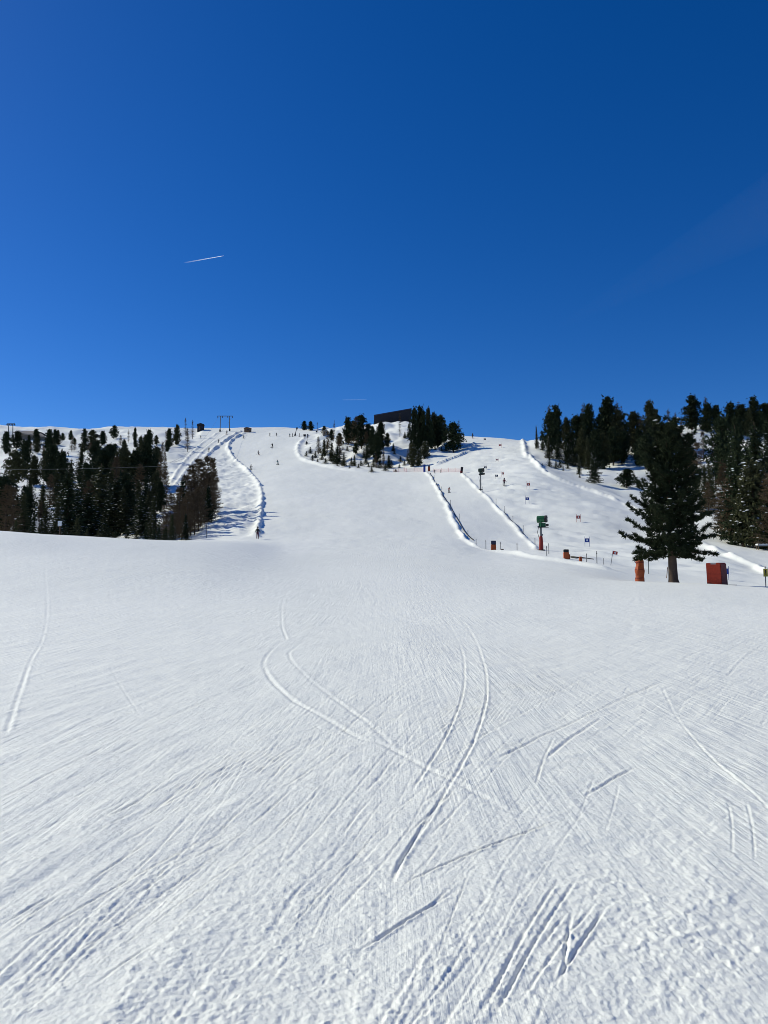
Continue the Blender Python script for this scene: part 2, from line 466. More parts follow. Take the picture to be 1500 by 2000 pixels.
def tracks(x, y, rad):
    """relief left by skis, boards and the groomer, in metres"""
    rng = np.random.default_rng(12)
    H = np.zeros_like(x)
    nr = int(np.searchsorted(rad, 75.0))
    X, Y = x[:nr], y[:nr]
    Rr = np.hypot(X, Y)
    dr = Rr ** 2 / (EYE * FPX) * 1.6                      # spacing of the sheet's vertices there
    fade = 1 - sstep(45, 74, Rr)
    front = sstep(0.2, 0.6, Y)
    def lod(lam):
        return np.clip(lam / (2.6 * dr), 0, 1) ** 1.3
    # running direction of the traffic: steeper to the right
    k = 0.14 + 0.44 * sstep(-2.0, 2.5, X)
    c, s_ = np.cos(k), np.sin(k)
    U = X * s_ + Y * c; V = X * c - Y * s_
    # gentle undulation and wind-blown unevenness
    H[:nr] += 0.018 * fbm(X / 2.6, Y / 3.8, 3, 3) * lod(0.8)
    H[:nr] += 0.006 * fbm(X / 0.45, Y / 0.6, 8, 2) * lod(0.25)
    # streaks drawn out along the traffic
    st = vnoise(U / 1.6, V / 0.11, 21) * 0.5 + vnoise(U / 0.7, V / 0.05, 22) * 0.35 + vnoise(U / 3.0, V / 0.3, 23) * 0.8
    patch = 0.35 + 0.65 * sstep(-0.3, 0.5, fbm(U / 5.0, V / 1.2, 25, 3))
    H[:nr] += 0.0105 * st * patch * (0.25 + 0.75 * np.clip(4.0 / np.maximum(Rr, 1), 0.35, 1))
    # ---- loose, churned snow: long bands and one wide field on the right
    churn = np.zeros_like(X)
    bands = [([(395, 2080), (470, 1930), (560, 1745), (640, 1600), (690, 1480), (700, 1400)], 0.24), ([(640, 2080), (700, 1850), (740, 1700), (760, 1600)], 0.10),
             ([(60, 1990), (200, 1830), (370, 1690), (520, 1570)], 0.13), ([(-60, 1760), (150, 1640), (330, 1540), (500, 1450)], 0.16),
             ([(230, 2060), (330, 1900), (430, 1790), (520, 1690)], 0.10), ([(760, 2080), (840, 1900), (960, 1780), (1080, 1690)], 0.17),
             ([(-40, 1500), (200, 1420), (420, 1330), (560, 1250)], 0.22), ([(820, 1500), (900, 1545), (1010, 1590), (1090, 1600), (1160, 1660)], 0.13),
             ([(520, 1320), (600, 1400), (690, 1450), (760, 1480)], 0.10), ([(600, 1330), (680, 1400), (760, 1460)], 0.10),
             ([(1060, 2080), (1030, 1950), (1080, 1800), (1130, 1720)], 0.11), ([(880, 2080), (960, 1960), (1040, 1850)], 0.07)]
    for pts, w in bands:
        pl = smooth_line([g(*p) for p in pts], 5)
        i1 = int(np.searchsorted(rad, np.hypot(pl[:, 0], pl[:, 1]).max() + 0.8))
        Xb, Yb = X[:i1], Y[:i1]
        d, sd, run, tot = line_dist(pl, Xb, Yb)
        edge = w * (1 + 0.45 * vnoise(run / 0.25, run * 0 + w * 50, 41) + 0.3 * vnoise(Xb / 0.09, Yb / 0.09, 42))
        churn[:i1] = np.maximum(churn[:i1], (1 - sstep(0.75, 1.1, d / edge)) * (0.55 + 0.45 * vnoise(run / 0.5, sd / 0.2, 43)))
    field = [g(*p) for p in [(1080, 2150), (1070, 1850), (1085, 1700), (1030, 1600), (1100, 1490), (1220, 1390), (1330, 1290), (1500, 1320), (1640, 1430), (1640, 1660), (1500, 1640), (1480, 1760), (1560, 1860), (1540, 2150)]]
    fm = inside(field, X + 0.12 * vnoise(X / 0.3, Y / 0.4, 44), Y + 0.2 * vnoise(X / 0.3, Y / 0.5, 45), 0.22)
    churn = np.maximum(churn, fm * (0.62 + 0.38 * sstep(-0.4, 0.6, fbm(X / 0.5, Y / 0.7, 46, 3))))
    sc = sstep(0.15, 0.75, fbm(U / 2.2, V / 0.28, 47, 3)) * sstep(0.05, 0.5, fbm(X / 3.0, Y / 3.0, 48, 2))
    churn = np.maximum(churn, 0.75 * sc)
    def lumps(lam, seed):
        a = 0.6 * lam * vnoise(X / lam / 2.1, Y / lam / 2.1, seed + 300)            # warped, so that no lattice shows
        b = 0.6 * lam * vnoise(X / lam / 2.1, Y / lam / 2.1, seed + 301)
        return vnoise((X + a) / lam, (Y + b) / lam, seed) * lod(lam)
    lump = (0.0050 * lumps(0.050, 51) + 0.0070 * lumps(0.026, 52) + 0.0050 * lumps(0.014, 53) + 0.0026 * lumps(0.008, 57) + 0.004 * lumps(0.15, 54))
    lump = np.where(lump < -0.004, -0.004 + (lump + 0.004) * 0.35, lump)
    H[:nr] += churn * (lump * (0.66 + 0.1 * fm) + 0.003) * front
    H[:nr] += 0.0018 * vnoise(X / 0.03, Y / 0.03, 55) * lod(0.03) + 0.0016 * vnoise(X / 0.014, Y / 0.014, 56) * lod(0.014)
    # ---- fresh corduroy that the skiers have not crossed yet
    for px, py, rx, ry, sl in ((1040, 1275, 1.6, 3.4, 0.34), (990, 1355, 0.9, 1.8, 0.32), (1075, 1335, 0.6, 1.4, 0.36), (870, 1258, 0.9, 3.0, 0.30), (460, 1490, 0.42, 0.9, 0.22), (680, 1262, 0.6, 2.0, 0.25),
                               (1205, 1175, 2.0, 9.0, 0.34), (905, 1395, 0.5, 1.0, 0.30), (840, 1215, 1.2, 4.0, 0.28)):
        cx, cy = g(px, py)
        a = math.atan(sl); ca, sa = math.cos(a), math.sin(a)
        u = (X - cx) * sa + (Y - cy) * ca; v = (X - cx) * ca - (Y - cy) * sa
        m = 1 - sstep(0.45, 1.0, np.hypot(v / rx, u / ry) + 0.45 * vnoise(u / 0.8, v / 0.25, 61))
        pitch = 0.044
        pp = np.sin(v * 2 * math.pi / pitch)
        H[:nr] += 0.0042 * m * pp * (0.75 + 0.25 * vnoise(u / 0.3, v / pitch, 62)) * (1 - 0.8 * churn)
    # ---- single ski tracks
    ang = np.arctan2(x[0], y[0])
    def groove(pl, w, depth, lip, lipside=1, jitter=0.35):
        pl = np.asarray(pl); w = w * 0.50
        rr = np.hypot(pl[:, 0], pl[:, 1]); aa = np.arctan2(pl[:, 0], pl[:, 1])
        pad = 0.25 + 0.02 * rr.max()
        i0, i1 = np.searchsorted(rad, [max(rr.min() - pad, 0.3), rr.max() + pad]); i1 = min(i1, nr)
        ap = pad / max(rr.min(), 1.0)
        j0, j1 = np.searchsorted(ang, [aa.min() - ap, aa.max() + ap])
        if i1 <= i0 or j1 <= j0: return
        xs, ys = x[i0:i1, j0:j1], y[i0:i1, j0:j1]
        d, sd, run, tot = line_dist(pl, xs, ys)
        ti = pl[-1] - pl[0]; ta = math.atan2(ti[0], ti[1])
        phi = np.abs(np.sin(np.arctan2(xs, ys) - ta))
        r2 = np.hypot(xs, ys)
        sp = np.maximum(phi * r2 ** 2 / (EYE * FPX) * 1.6, r2 * 0.0016)
        we = np.maximum(w, 0.75 * sp)
        amp = (w / we) ** 0.75 * sstep(0, 0.35, run) * sstep(0, 0.35, tot - run) * (1 - jitter + jitter * vnoise(run / 1.1, run * 0 + w * 991, 77))
        prof = -depth * np.exp(-(d / we) ** 2)
        if lip:
            prof = prof + lip * np.exp(-((sd * lipside - 2.0 * we) / (1.1 * we)) ** 2) * (0.65 + 0.6 * (0.6 * vnoise(xs / 0.013, ys / 0.013, 78) + 0.6 * vnoise(xs / 0.045, ys / 0.07, 79))) + 0.35 * lip * np.exp(-((sd * lipside + 2.0 * we) / (1.0 * we)) ** 2)
        H[i0:i1, j0:j1] += 0.62 * amp * prof * (1 - sstep(45, 70, r2))
    def px_track(pts, w, depth, lip, side=1, n=6):
        groove(smooth_line([g(*p) for p in pts], n), w, depth, lip, side)
    # carved turns in the middle
    px_track([(878, 1219), (900, 1265), (907, 1310), (903, 1360), (880, 1420), (860, 1460), (836, 1500), (800, 1560)], 0.022, 0.022, 0.022, -1)
    px_track([(850, 1180), (895, 1203), (925, 1245), (945, 1300), (951, 1350), (945, 1390), (925, 1450), (900, 1500), (880, 1535), (840, 1600), (785, 1690), (760, 1740)], 0.024, 0.026, 0.026, -1)
    px_track([(843, 1225), (845, 1260), (820, 1310), (785, 1345), (740, 1380)], 0.02, 0.014, 0.014, -1)
    px_track([(650, 1205), (565, 1245), (520, 1283), (520, 1315), (560, 1360), (640, 1410), (700, 1445), (740, 1458), (780, 1480), (835, 1505), (880, 1530), (950, 1570), (1020, 1600)], 0.055, 0.020, 0.016, -1)
    px_track([(660, 1215), (580, 1262), (566, 1285), (600, 1325), (650, 1365), (710, 1410), (770, 1465)], 0.05, 0.014, 0.012, -1)
    px_track([(88, 1110), (92, 1180), (85, 1240), (60, 1290), (35, 1360), (10, 1440)], 0.045, 0.016, 0.02, -1)
    px_track([(820, 1120), (860, 1150), (840, 1180), (900, 1210)], 0.05, 0.02, 0.02, -1)
    px_track([(600, 1105), (560, 1160), (550, 1210), (560, 1250)], 0.05, 0.02, 0.02, -1)
    px_track([(660, 1100), (700, 1130), (690, 1170), (640, 1200)], 0.05, 0.02, 0.02, -1)
    px_track([(1290, 1340), (1320, 1400), (1360, 1450), (1410, 1500), (1470, 1550), (1520, 1600)], 0.02, 0.012, 0.013, -1)
    # straight runs
    for a, b, w, dp in (((-20, 1577), (490, 1330), 0.014, 0.022), ((0, 1507), (230, 1410), 0.014, 0.018), ((762, 1748), (1100, 1600), 0.014, 0.026), ((770, 1712), (880, 1545), 0.012, 0.018), ((900, 1467), (1270, 1262), 0.016, 0.022),
                        ((965, 1488), (1290, 1335), 0.024, 0.030), ((1045, 1545), (1085, 1440), 0.016, 0.016), ((1105, 1215), (1025, 1255), 0.02, 0.02), ((1130, 1565), (1250, 1492), 0.022, 0.026), ((1370, 1297), (1510, 1236), 0.022, 0.024),
                        ((1418, 1325), (1490, 1260), 0.02, 0.022), ((840, 1505), (885, 1480), 0.014, 0.02), ((950, 2040), (1135, 1708), 0.016, 0.020), ((925, 2030), (1100, 1715), 0.016, 0.018), ((1000, 2020), (1175, 1770), 0.014, 0.014),
                        ((1070, 1990), (1200, 1760), 0.014, 0.016), ((1045, 1900), (1120, 1790), 0.014, 0.022), ((1100, 1990), (1120, 1780), 0.014, 0.02), ((680, 1880), (900, 1755), 0.016, 0.026), ((-20, 1840), (135, 1752), 0.016, 0.026),
                        ((-20, 1855), (150, 1752), 0.012, 0.02), ((140, 1760), (320, 1640), 0.012, 0.016), ((0, 1900), (420, 1640), 0.012, 0.016), ((150, 1960), (330, 1850), 0.014, 0.02), ((470, 1640), (320, 1720), 0.012, 0.018), ((810, 1440), (1000, 1370), 0.014, 0.018),
                        ((800, 1420), (960, 1352), 0.012, 0.014), ((960, 1360), (1290, 1245), 0.016, 0.018), ((1060, 1490), (1180, 1400), 0.03, 0.022), ((1180, 1290), (1300, 1235), 0.02, 0.022), ((1240, 1255), (1450, 1180), 0.02, 0.02), ((1330, 1290), (1390, 1265), 0.03, 0.025),
                        ((0, 1390), (500, 1262), 0.018, 0.018), ((90, 1235), (430, 1180), 0.03, 0.02), ((130, 1420), (500, 1290), 0.016, 0.016), ((560, 1200), (700, 1170), 0.03, 0.022), ((1420, 1560), (1430, 1690), 0.012, 0.010), ((1455, 1560), (1475, 1700), 0.012, 0.010)):
        p, q = np.array(g(*a)), np.array(g(*b))
        mid = (p + q) / 2 + np.array([-(q - p)[1], (q - p)[0]]) * 0.012
        groove(smooth_line([p, mid, q], 4), w, dp, dp * 0.75, 1 if w < 0.02 else -1, 0.25)
    # all the others
    for n in range(1000):
        far = n % 5 > 2
        d0 = rng.uniform(2.2, 10) if not far else rng.uniform(9, 46)
        x0 = rng.uniform(-0.62, 0.60) * d0 * 1.05 + rng.uniform(-0.5, 0.3)
        if x0 > 0.10 * d0 and d0 < 7.5 and rng.random() < 0.96: continue
        kk = 0.13 + 0.50 * float(sstep(-1.5, 1.5, np.array(x0))) + rng.normal(0, 0.07)
        if d0 > 8 and rng.random() < 0.05: kk -= rng.uniform(0.5, 1.1)
        L = rng.uniform(0.6, 3.5) * (1 + d0 * 0.09)
        t = np.linspace(0, 1, 6)
        bend = rng.normal(0, 0.016) * L
        px_ = x0 + math.sin(kk) * L * t + bend * np.sin(t * math.pi)
        py_ = d0 + math.cos(kk) * L * t
        w = rng.choice([0.008, 0.010, 0.012, 0.016, 0.024]); dp = rng.uniform(0.006, 0.019) * (0.6 if d0 < 4.5 else 1.0)
        pl = np.stack([px_, py_], 1)
        groove(pl, w, dp, dp * rng.uniform(0.3, 0.9), rng.choice([-1, 1]), 0.5)
        if rng.random() < 0.35:
            groove(pl + np.array([rng.uniform(0.10, 0.3), rng.uniform(-0.3, 0.3)]), w, dp * 0.9, dp * 0.6, 1, 0.5)
    # wide swinging turns further up
    for n in range(34):
        d0 = rng.uniform(16, 52); x0 = rng.uniform(-0.5, 0.45) * d0
        L = rng.uniform(6, 18); t = np.linspace(0, 1, 10); a0 = rng.uniform(0.6, 2.2) * rng.choice([-1, 1])
        pl = np.stack([x0 + a0 * np.sin(t * math.pi * rng.uniform(0.8, 1.8)), d0 + L * t], 1)
        groove(pl, 0.05, rng.uniform(0.015, 0.035), 0.02, rng.choice([-1, 1]), 0.5)
    H[:nr] *= fade * front
    return H
# ------------------------------------------------------------------ trees
class Tris:
    """collects loose triangles in arrays"""
    def __init__(self): self.v = []; self.n = 0
    def add(self, a): self.v.append(np.asarray(a, float).reshape(-1, 3, 3))
    def mesh(self, name, material):
        p = np.concatenate(self.v)
        me = fast_mesh(name, p.reshape(-1, 3), np.arange(len(p) * 3).reshape(-1, 3))
        me.materials.append(material)
        return me

def rand_dirs(rng, n):
    v = rng.normal(size=(n, 3)); return v / np.linalg.norm(v, axis=1, keepdims=True)

def tufts(rng, centres, size, blades=4, width=0.42, axis=None, up=0.0):
    """needle bundles: thin triangles fanning out of each centre"""
    c = np.repeat(np.asarray(centres), blades, axis=0)
    d = rand_dirs(rng, len(c))
    if axis is not None: d = d + 1.1 * np.repeat(axis, blades, axis=0)
    d[:, 2] += up
    d /= np.linalg.norm(d, axis=1, keepdims=True)
    s = np.cross(d, rand_dirs(rng, len(c))); s /= np.linalg.norm(s, axis=1, keepdims=True) + 1e-9
    L = (np.repeat(size, blades) if hasattr(size, '__len__') else size) * rng.uniform(0.7, 1.3, len(c))
    L = L[:, None]
    return np.stack([c - s * L * width * 0.5 - d * L * 0.3, c + s * L * width * 0.5 - d * L * 0.3, c + d * L], 1)

def tube_mesh(name, pts, radii, material, sides=7):
    verts, faces = [], []
    pts = [Vector(p) for p in pts]
    for i, (p, r) in enumerate(zip(pts, radii)):
        t = (pts[min(i + 1, len(pts) - 1)] - pts[max(i - 1, 0)]).normalized()
        a = t.orthogonal().normalized() if abs(t.z) < 0.99 else Vector((1, 0, 0))
        b = t.cross(a)
        for k in range(sides):
            q = 2 * math.pi * k / sides
            verts.append(p + (a * math.cos(q) + b * math.sin(q)) * r)
    for i in range(len(pts) - 1):
        for k in range(sides):
            k2 = (k + 1) % sides
            faces.append((i * sides + k, i * sides + k2, (i + 1) * sides + k2, (i + 1) * sides + k))
    faces.append(tuple(range(sides))[::-1]); faces.append(tuple((len(pts) - 1) * sides + k for k in range(sides)))
    me = bpy.data.meshes.new(name)
    me.from_pydata([tuple(v) for v in verts], [], faces); me.materials.append(material)
    me.polygons.foreach_set('use_smooth', [True] * len(me.polygons)); me.update()
    return me

def blades_along(rng, a, b, wid):
    """slender three-sided twigs from a to b (arrays)"""
    d = b - a
    s = np.cross(d, rand_dirs(rng, len(a))); s /= np.linalg.norm(s, axis=1, keepdims=True) + 1e-9
    s2 = np.cross(d, s); s2 /= np.linalg.norm(s2, axis=1, keepdims=True) + 1e-9
    w = wid[:, None] if hasattr(wid, '__len__') else wid
    return np.concatenate([np.stack([a - s * w, a + s * w, b], 1), np.stack([a - s2 * w, a + s2 * w, b], 1)])

def proto_pine(seed, rmax=0.24, low=0.10, blunt=0.8, snow=0.0, n_clump=70, m='needles'):
    """stone pine ten metres tall: dense rounded crown of needle clumps"""
    rng = np.random.default_rng(seed)
    H = 10.0
    def prof(t):
        return rmax * H * (np.sin(np.pi * np.clip(t, 0, 1) ** 0.62) ** blunt * 0.9 + 0.10) * np.where(t > 0.86, np.sqrt(np.clip((1.0 - t) / 0.14, 0, 1)), 1)
    t = rng.uniform(0, 1, n_clump) ** 1.05
    a = np.arange(n_clump) * 2.39996 + rng.normal(0, 0.5, n_clump)
    rr = prof(t) * rng.uniform(0.55, 1.12, n_clump)
    cc = np.stack([rr * np.cos(a), rr * np.sin(a), H * (low + (1 - low) * t * 0.97)], 1)
    cs = rng.uniform(0.035, 0.062, n_clump) * H * (1.05 - 0.35 * t)
    T = Tris()
    k = 17
    pts = np.repeat(cc, k, 0) + rng.normal(size=(n_clump * k, 3)) * np.repeat(cs, k)[:, None] * np.array([1, 1, 0.75])
    out = pts * np.array([1, 1, 0]); out /= np.linalg.norm(out, axis=1, keepdims=True) + 1e-6
    T.add(tufts(rng, pts, 0.42, 4, 0.55, out * 0.5, 0.35))
    # the inside of the crown, so that little light comes through
    ti = rng.uniform(0, 0.93, 260)
    ai = rng.uniform(0, 6.283, 260); ri = prof(ti) * 0.6 * np.sqrt(rng.uniform(0, 1, 260))
    T.add(tufts(rng, np.stack([ri * np.cos(ai), ri * np.sin(ai), H * (low + (1 - low) * ti * 0.95)], 1), 0.7, 3, 0.7, None, 0.2))
    crown = T.mesh('crown', M[m])
    trunk = tube_mesh('trunk', [(0, 0, -1.0), (0, 0, 0), (0.05, 0.02, H * 0.4), (0, 0, H * 0.9)], [0.26, 0.22, 0.14, 0.03], M['bark'])
    parts = [('trunk', trunk), ('crown', crown)]
    if snow:
        n = int(n_clump * snow * 2.2)
        j = rng.integers(0, n_clump, n)
        p = cc[j] + rng.normal(size=(n, 3)) * cs[j][:, None] * 0.8 + np.array([0, 0, 0.28])
        parts.append(('snow', snow_pads(rng, p, 0.20)))
    return parts

def snow_pads(rng, p, size):
    """small irregular pillows of snow lying on the branches"""
    T = Tris()
    n = len(p)
    s = size * rng.uniform(0.5, 1.5, n)
    top = p + np.stack([rng.normal(0, 0.1, n) * s, rng.normal(0, 0.1, n) * s, 0.45 * s], 1)
    a0 = rng.uniform(0, 6.28, n)
    ring = []
    for k in range(5):
        a = a0 + k * 2 * math.pi / 5
        q = s * rng.uniform(0.7, 1.25, n)
        ring.append(p + np.stack([np.cos(a) * q * 1.2, np.sin(a) * q * 1.2, rng.normal(0, 0.12, n) * s], 1))
    for k in range(5):
        T.add(np.stack([ring[k], ring[(k + 1) % 5], top], 1))
        T.add(np.stack([ring[(k + 1) % 5], ring[k], p - np.array([0, 0, 0.12]) * s[:, None]], 1))
    return T.mesh('snow', M['tree_snow'])

def proto_spruce(seed, rbase=0.20, snow=1.0, levels=24, m='needles', low=0.06):
    """spruce ten metres tall: whorls of drooping boughs, snow lying on them"""
    rng = np.random.default_rng(seed)
    H = 10.0
    T = Tris(); sn = []
    P, AX, SZ = [], [], []
    for i in range(levels):
        t = i / (levels - 1)
        z0 = H * (low + (0.965 - low) * t ** 0.95)
        Lb = H * rbase * (1 - t) ** 0.82 * rng.uniform(0.85, 1.1) + 0.12
        nb = max(4, int(11 - 7 * t))
        for b in range(nb):
            a = b * 6.283 / nb + i * 0.9 + rng.normal(0, 0.18)
            L = Lb * rng.uniform(0.65, 1.15)
            n = max(2, int(L / 0.17))
            f = np.linspace(0.12, 1, n)
            dr_ = L * (-0.30 * f + 0.16 * f * f) * (1 - 0.8 * t)
            pt = np.stack([np.cos(a) * L * f, np.sin(a) * L * f, z0 + dr_], 1)
            pt = pt + rng.normal(size=pt.shape) * 0.05
            P.append(pt); AX.append(np.tile([math.cos(a), math.sin(a), -0.35], (n, 1))); SZ.append(np.full(n, 0.30) * (1 - 0.35 * t))
            if snow and rng.random() < 0.75:
                k = rng.random(n) < 0.20 * snow * (0.5 + f * 0.6)
                if k.any(): sn.append(pt[k] + np.array([0, 0, 0.10]) + rng.normal(size=(k.sum(), 3)) * 0.05)
    P, AX, SZ = np.concatenate(P), np.concatenate(AX), np.concatenate(SZ)
    T.add(tufts(rng, P, SZ, 4, 0.5, AX * 0.6, -0.25))
    zi = rng.uniform(0.08, 0.9, 120); ai = rng.uniform(0, 6.28, 120); ri = H * rbase * (1 - zi) * 0.4 * np.sqrt(rng.uniform(0, 1, 120))
    T.add(tufts(rng, np.stack([ri * np.cos(ai), ri * np.sin(ai), zi * H], 1), 0.6, 3, 0.6))
    parts = [('trunk', tube_mesh('trunk', [(0, 0, -1.0), (0, 0, 0), (0, 0, H * 0.5), (0, 0, H)], [0.2, 0.17, 0.09, 0.015], M['bark'])),
             ('crown', T.mesh('crown', M[m]))]
    if sn: parts.append(('snow', snow_pads(rng, np.concatenate(sn), 0.10)))
    return parts

def proto_larch(seed, rbase=0.17, dens=1.0):
    """leafless larch ten metres tall: fine brown twigs on level boughs"""
    rng = np.random.default_rng(seed)
    H = 10.0
    T = Tris()
    nb = int(140 * dens)
    t = np.sort(rng.uniform(0.03, 0.98, nb)); a = np.arange(nb) * 2.39996 + rng.normal(0, 0.4, nb)
    L = H * rbase * (1 - t) ** 0.75 * rng.uniform(0.6, 1.15, nb) + 0.15
    z0 = H * (0.05 + 0.93 * t)
    A = np.stack([0 * a, 0 * a, z0], 1)
    B = A + np.stack([np.cos(a) * L, np.sin(a) * L, L * rng.uniform(0.0, 0.45, nb)], 1)
    T.add(blades_along(rng, A, B, 0.036 * (1 - 0.5 * t)))
    k = int(24 * dens)
    f = rng.uniform(0.15, 1.0, (nb, k))
    p = A[:, None] + (B - A)[:, None] * f[..., None]
    d = rand_dirs(rng, nb * k).reshape(nb, k, 3) * 0.75 + (B - A)[:, None] / (np.linalg.norm(B - A, axis=1)[:, None, None]) * 0.5
    d[..., 2] += 0.25
    q = p + d * rng.uniform(0.16, 0.50, (nb, k))[..., None]
    T.add(blades_along(rng, p.reshape(-1, 3), q.reshape(-1, 3), 0.034))
    return [('trunk', tube_mesh('trunk', [(0, 0, -1.0), (0, 0, 0), (0.03, 0, H * 0.5), (0, 0, H * 1.02)], [0.17, 0.14, 0.08, 0.012], M['bark'])),
            ('crown', T.mesh('crown', M['larch_twig']))]

PROTO = {
    'pine': [proto_pine(s, r_, l_, b_, 0.0, 70, m_) for s, r_, l_, b_, m_ in ((1, 0.20, 0.08, 0.8, 'needles'), (2, 0.25, 0.10, 0.7, 'needles_olive'), (3, 0.17, 0.06, 0.9, 'needles'), (4, 0.27, 0.10, 0.75, 'needles'), (5, 0.22, 0.05, 1.0, 'needles_olive'), (6, 0.19, 0.03, 1.3, 'needles'))],
    'snowpine': [proto_pine(s, r_, 0.06, 0.85, 0.9, m='needles_olive') for s, r_ in ((11, 0.22), (12, 0.26), (13, 0.19))],
    'spruce': [proto_spruce(s, r_, sn, 24, m_) for s, r_, sn, m_ in ((21, 0.20, 0.8, 'needles'), (22, 0.17, 1.1, 'needles_olive'), (23, 0.23, 0.9, 'needles'), (24, 0.16, 0.6, 'needles_olive'))],
    'larch': [proto_larch(s, r_, d_) for s, r_, d_ in ((31, 0.20, 1.0), (32, 0.23, 1.1), (33, 0.17, 0.9), (34, 0.21, 1.0))],
    'thinlarch': [proto_larch(s, 0.11, 0.5) for s in (41, 42)],
    'sapling': [proto_spruce(s, 0.38, 0.4, 12, m_, 0.02) for s, m_ in ((51, 'needles'), (52, 'needles_olive'), (53, 'needles'))],
}
NAMES = {'pine': ('stone_pine', 'pine tree'), 'snowpine': ('snowy_pine', 'pine tree'), 'spruce': ('spruce_tree', 'spruce tree'), 'larch': ('larch_tree', 'larch tree'), 'thinlarch': ('bare_larch', 'larch tree'), 'sapling': ('young_conifer', 'young tree')}
tree_rng = random.Random(77)
TREES = []
def tree(kind, loc, height, width=1.0, label=None, group=None, variant=None):
    v = PROTO[kind][tree_rng.randrange(len(PROTO[kind])) if variant is None else variant]
    k = height / 10.0
    width *= tree_rng.uniform(0.85, 1.25)
    o = empty(NAMES[kind][0], loc, tree_rng.uniform(0, 6.28), (k * width, k * width, k))
    o.rotation_euler = (tree_rng.gauss(0, 0.02), tree_rng.gauss(0, 0.02), o.rotation_euler[2])
    for nm, me in v:
        c = bpy.data.objects.new(nm, me); link(c, o)
        if nm == 'snow': c['kind'] = 'stuff'
    tag(o, label, NAMES[kind][1], group)
    TREES.append((o, kind, loc))
    return o

def tree_px(kind, px, top, base, width=1.0, d=None, **kw):
    """a tree whose foot and top are sighted at those lines"""
    p = at(px, base, 62.0) if d is None else at_d(px, d)
    p.x = ray(px, base)[0] * p.y
    p.z = gz(p.x, p.y)
    h = EYE + p.y * ray(px, top)[1] - p.z
    return tree(kind, p, max(h, 0.8), width, **kw)

ORD = ['first', 'second', 'third', 'fourth', 'fifth', 'sixth', 'seventh', 'eighth', 'ninth', 'tenth', 'eleventh', 'twelfth', 'thirteenth', 'fourteenth', 'fifteenth', 'sixteenth',
       'seventeenth', 'eighteenth', 'nineteenth', 'twentieth', 'twenty-first', 'twenty-second', 'twenty-third', 'twenty-fourth', 'twenty-fifth', 'twenty-sixth', 'twenty-seventh', 'twenty-eighth', 'twenty-ninth', 'thirtieth',
       'thirty-first', 'thirty-second', 'thirty-third', 'thirty-fourth', 'thirty-fifth', 'thirty-sixth', 'thirty-seventh', 'thirty-eighth', 'thirty-ninth', 'fortieth']
def row(group, words, items, grow=None):
    """a row of trees counted from the left: items (kind, px, top, base, width[, distance])"""
    count = {}
    for it in sorted(items, key=lambda i: i[1]):
        kind = it[0]
        n = count.get(kind, 0); count[kind] = n + 1
        tot = sum(1 for i in items if i[0] == kind)
        w = words[kind]
        lab = w if tot == 1 else f'{w}, {ORD[n]} such from the left'
        wk = (grow or {}).get(kind, 1.0)
        tree_px(kind, it[1], it[2], it[3], (it[4] if len(it) > 4 else 1.0) * wk, it[5] if len(it) > 5 else None, label=lab, group=group)

# -- the left forest, ridge first
row('pines on the left ridge', {'pine': 'dark rounded stone pine on the left ridge against snow', 'thinlarch': 'thin bare larch on the left ridge skyline', 'larch': 'bare brown larch on the left ridge slope'}, [
    ('pine', 222, 831, 859, 1.2), ('pine', 165, 837, 866, 0.9), ('pine', 181, 839, 880, 0.9), ('pine', 138, 841, 860, 1.2), ('pine', 122, 846, 859, 1.3), ('pine', 95, 839, 892, 0.9), ('pine', 106, 838, 872, 0.8),
    ('pine', 290, 838, 900, 0.8), ('pine', 263, 835, 868, 0.7), ('pine', 345, 829, 870, 0.8), ('pine', 331, 836, 872, 0.9), ('pine', 305, 850, 868, 1.0), ('pine', 72, 853, 892, 0.9), ('pine', 32, 842, 880, 0.9), ('pine', 12, 842, 885, 1.0),
    ('pine', 57, 850, 876, 0.9), ('pine', 203, 856, 874, 0.9), ('pine', 243, 858, 900, 0.9), ('pine', 145, 855, 874, 1.2), ('pine', 275, 852, 905, 0.8),
    ('thinlarch', 362, 815, 848, 1.0), ('thinlarch', 376, 820, 855, 1.0), ('thinlarch', 250, 838, 872, 1.2), ('thinlarch', 324, 840, 878, 1.0), ('larch', 366, 835, 882, 0.9), ('larch', 316, 862, 905, 1.0), ('larch', 278, 870, 920, 1.0),
    ('larch', 60, 865, 890, 1.12), ('pine', 71, 837, 869, 1.09), ('larch', 84, 869, 897, 1.04), ('larch', 102, 855, 877, 1.16), ('pine', 113, 840, 871, 1.01), ('larch', 120, 876, 903, 1.15), ('larch', 140, 853, 884, 1.24), ('larch', 146, 862, 883, 0.98), ('pine', 165, 857, 885, 1.05), ('larch', 176, 863, 891, 1.10), ('pine', 189, 862, 895, 1.25), ('pine', 200, 842, 875, 1.15), ('pine', 208, 873, 901, 0.94), ('pine', 223, 867, 894, 1.18), ('larch', 235, 850, 874, 1.21), ('pine', 244, 872, 893, 1.09), ('pine', 264, 856, 879, 1.01), ('pine', 269, 872, 892, 1.24), ('pine', 284, 849, 879, 1.01), ('larch', 301, 879, 904, 1.20), ('pine', 309, 873, 903, 1.12), ('pine', 326, 862, 888, 1.23)])
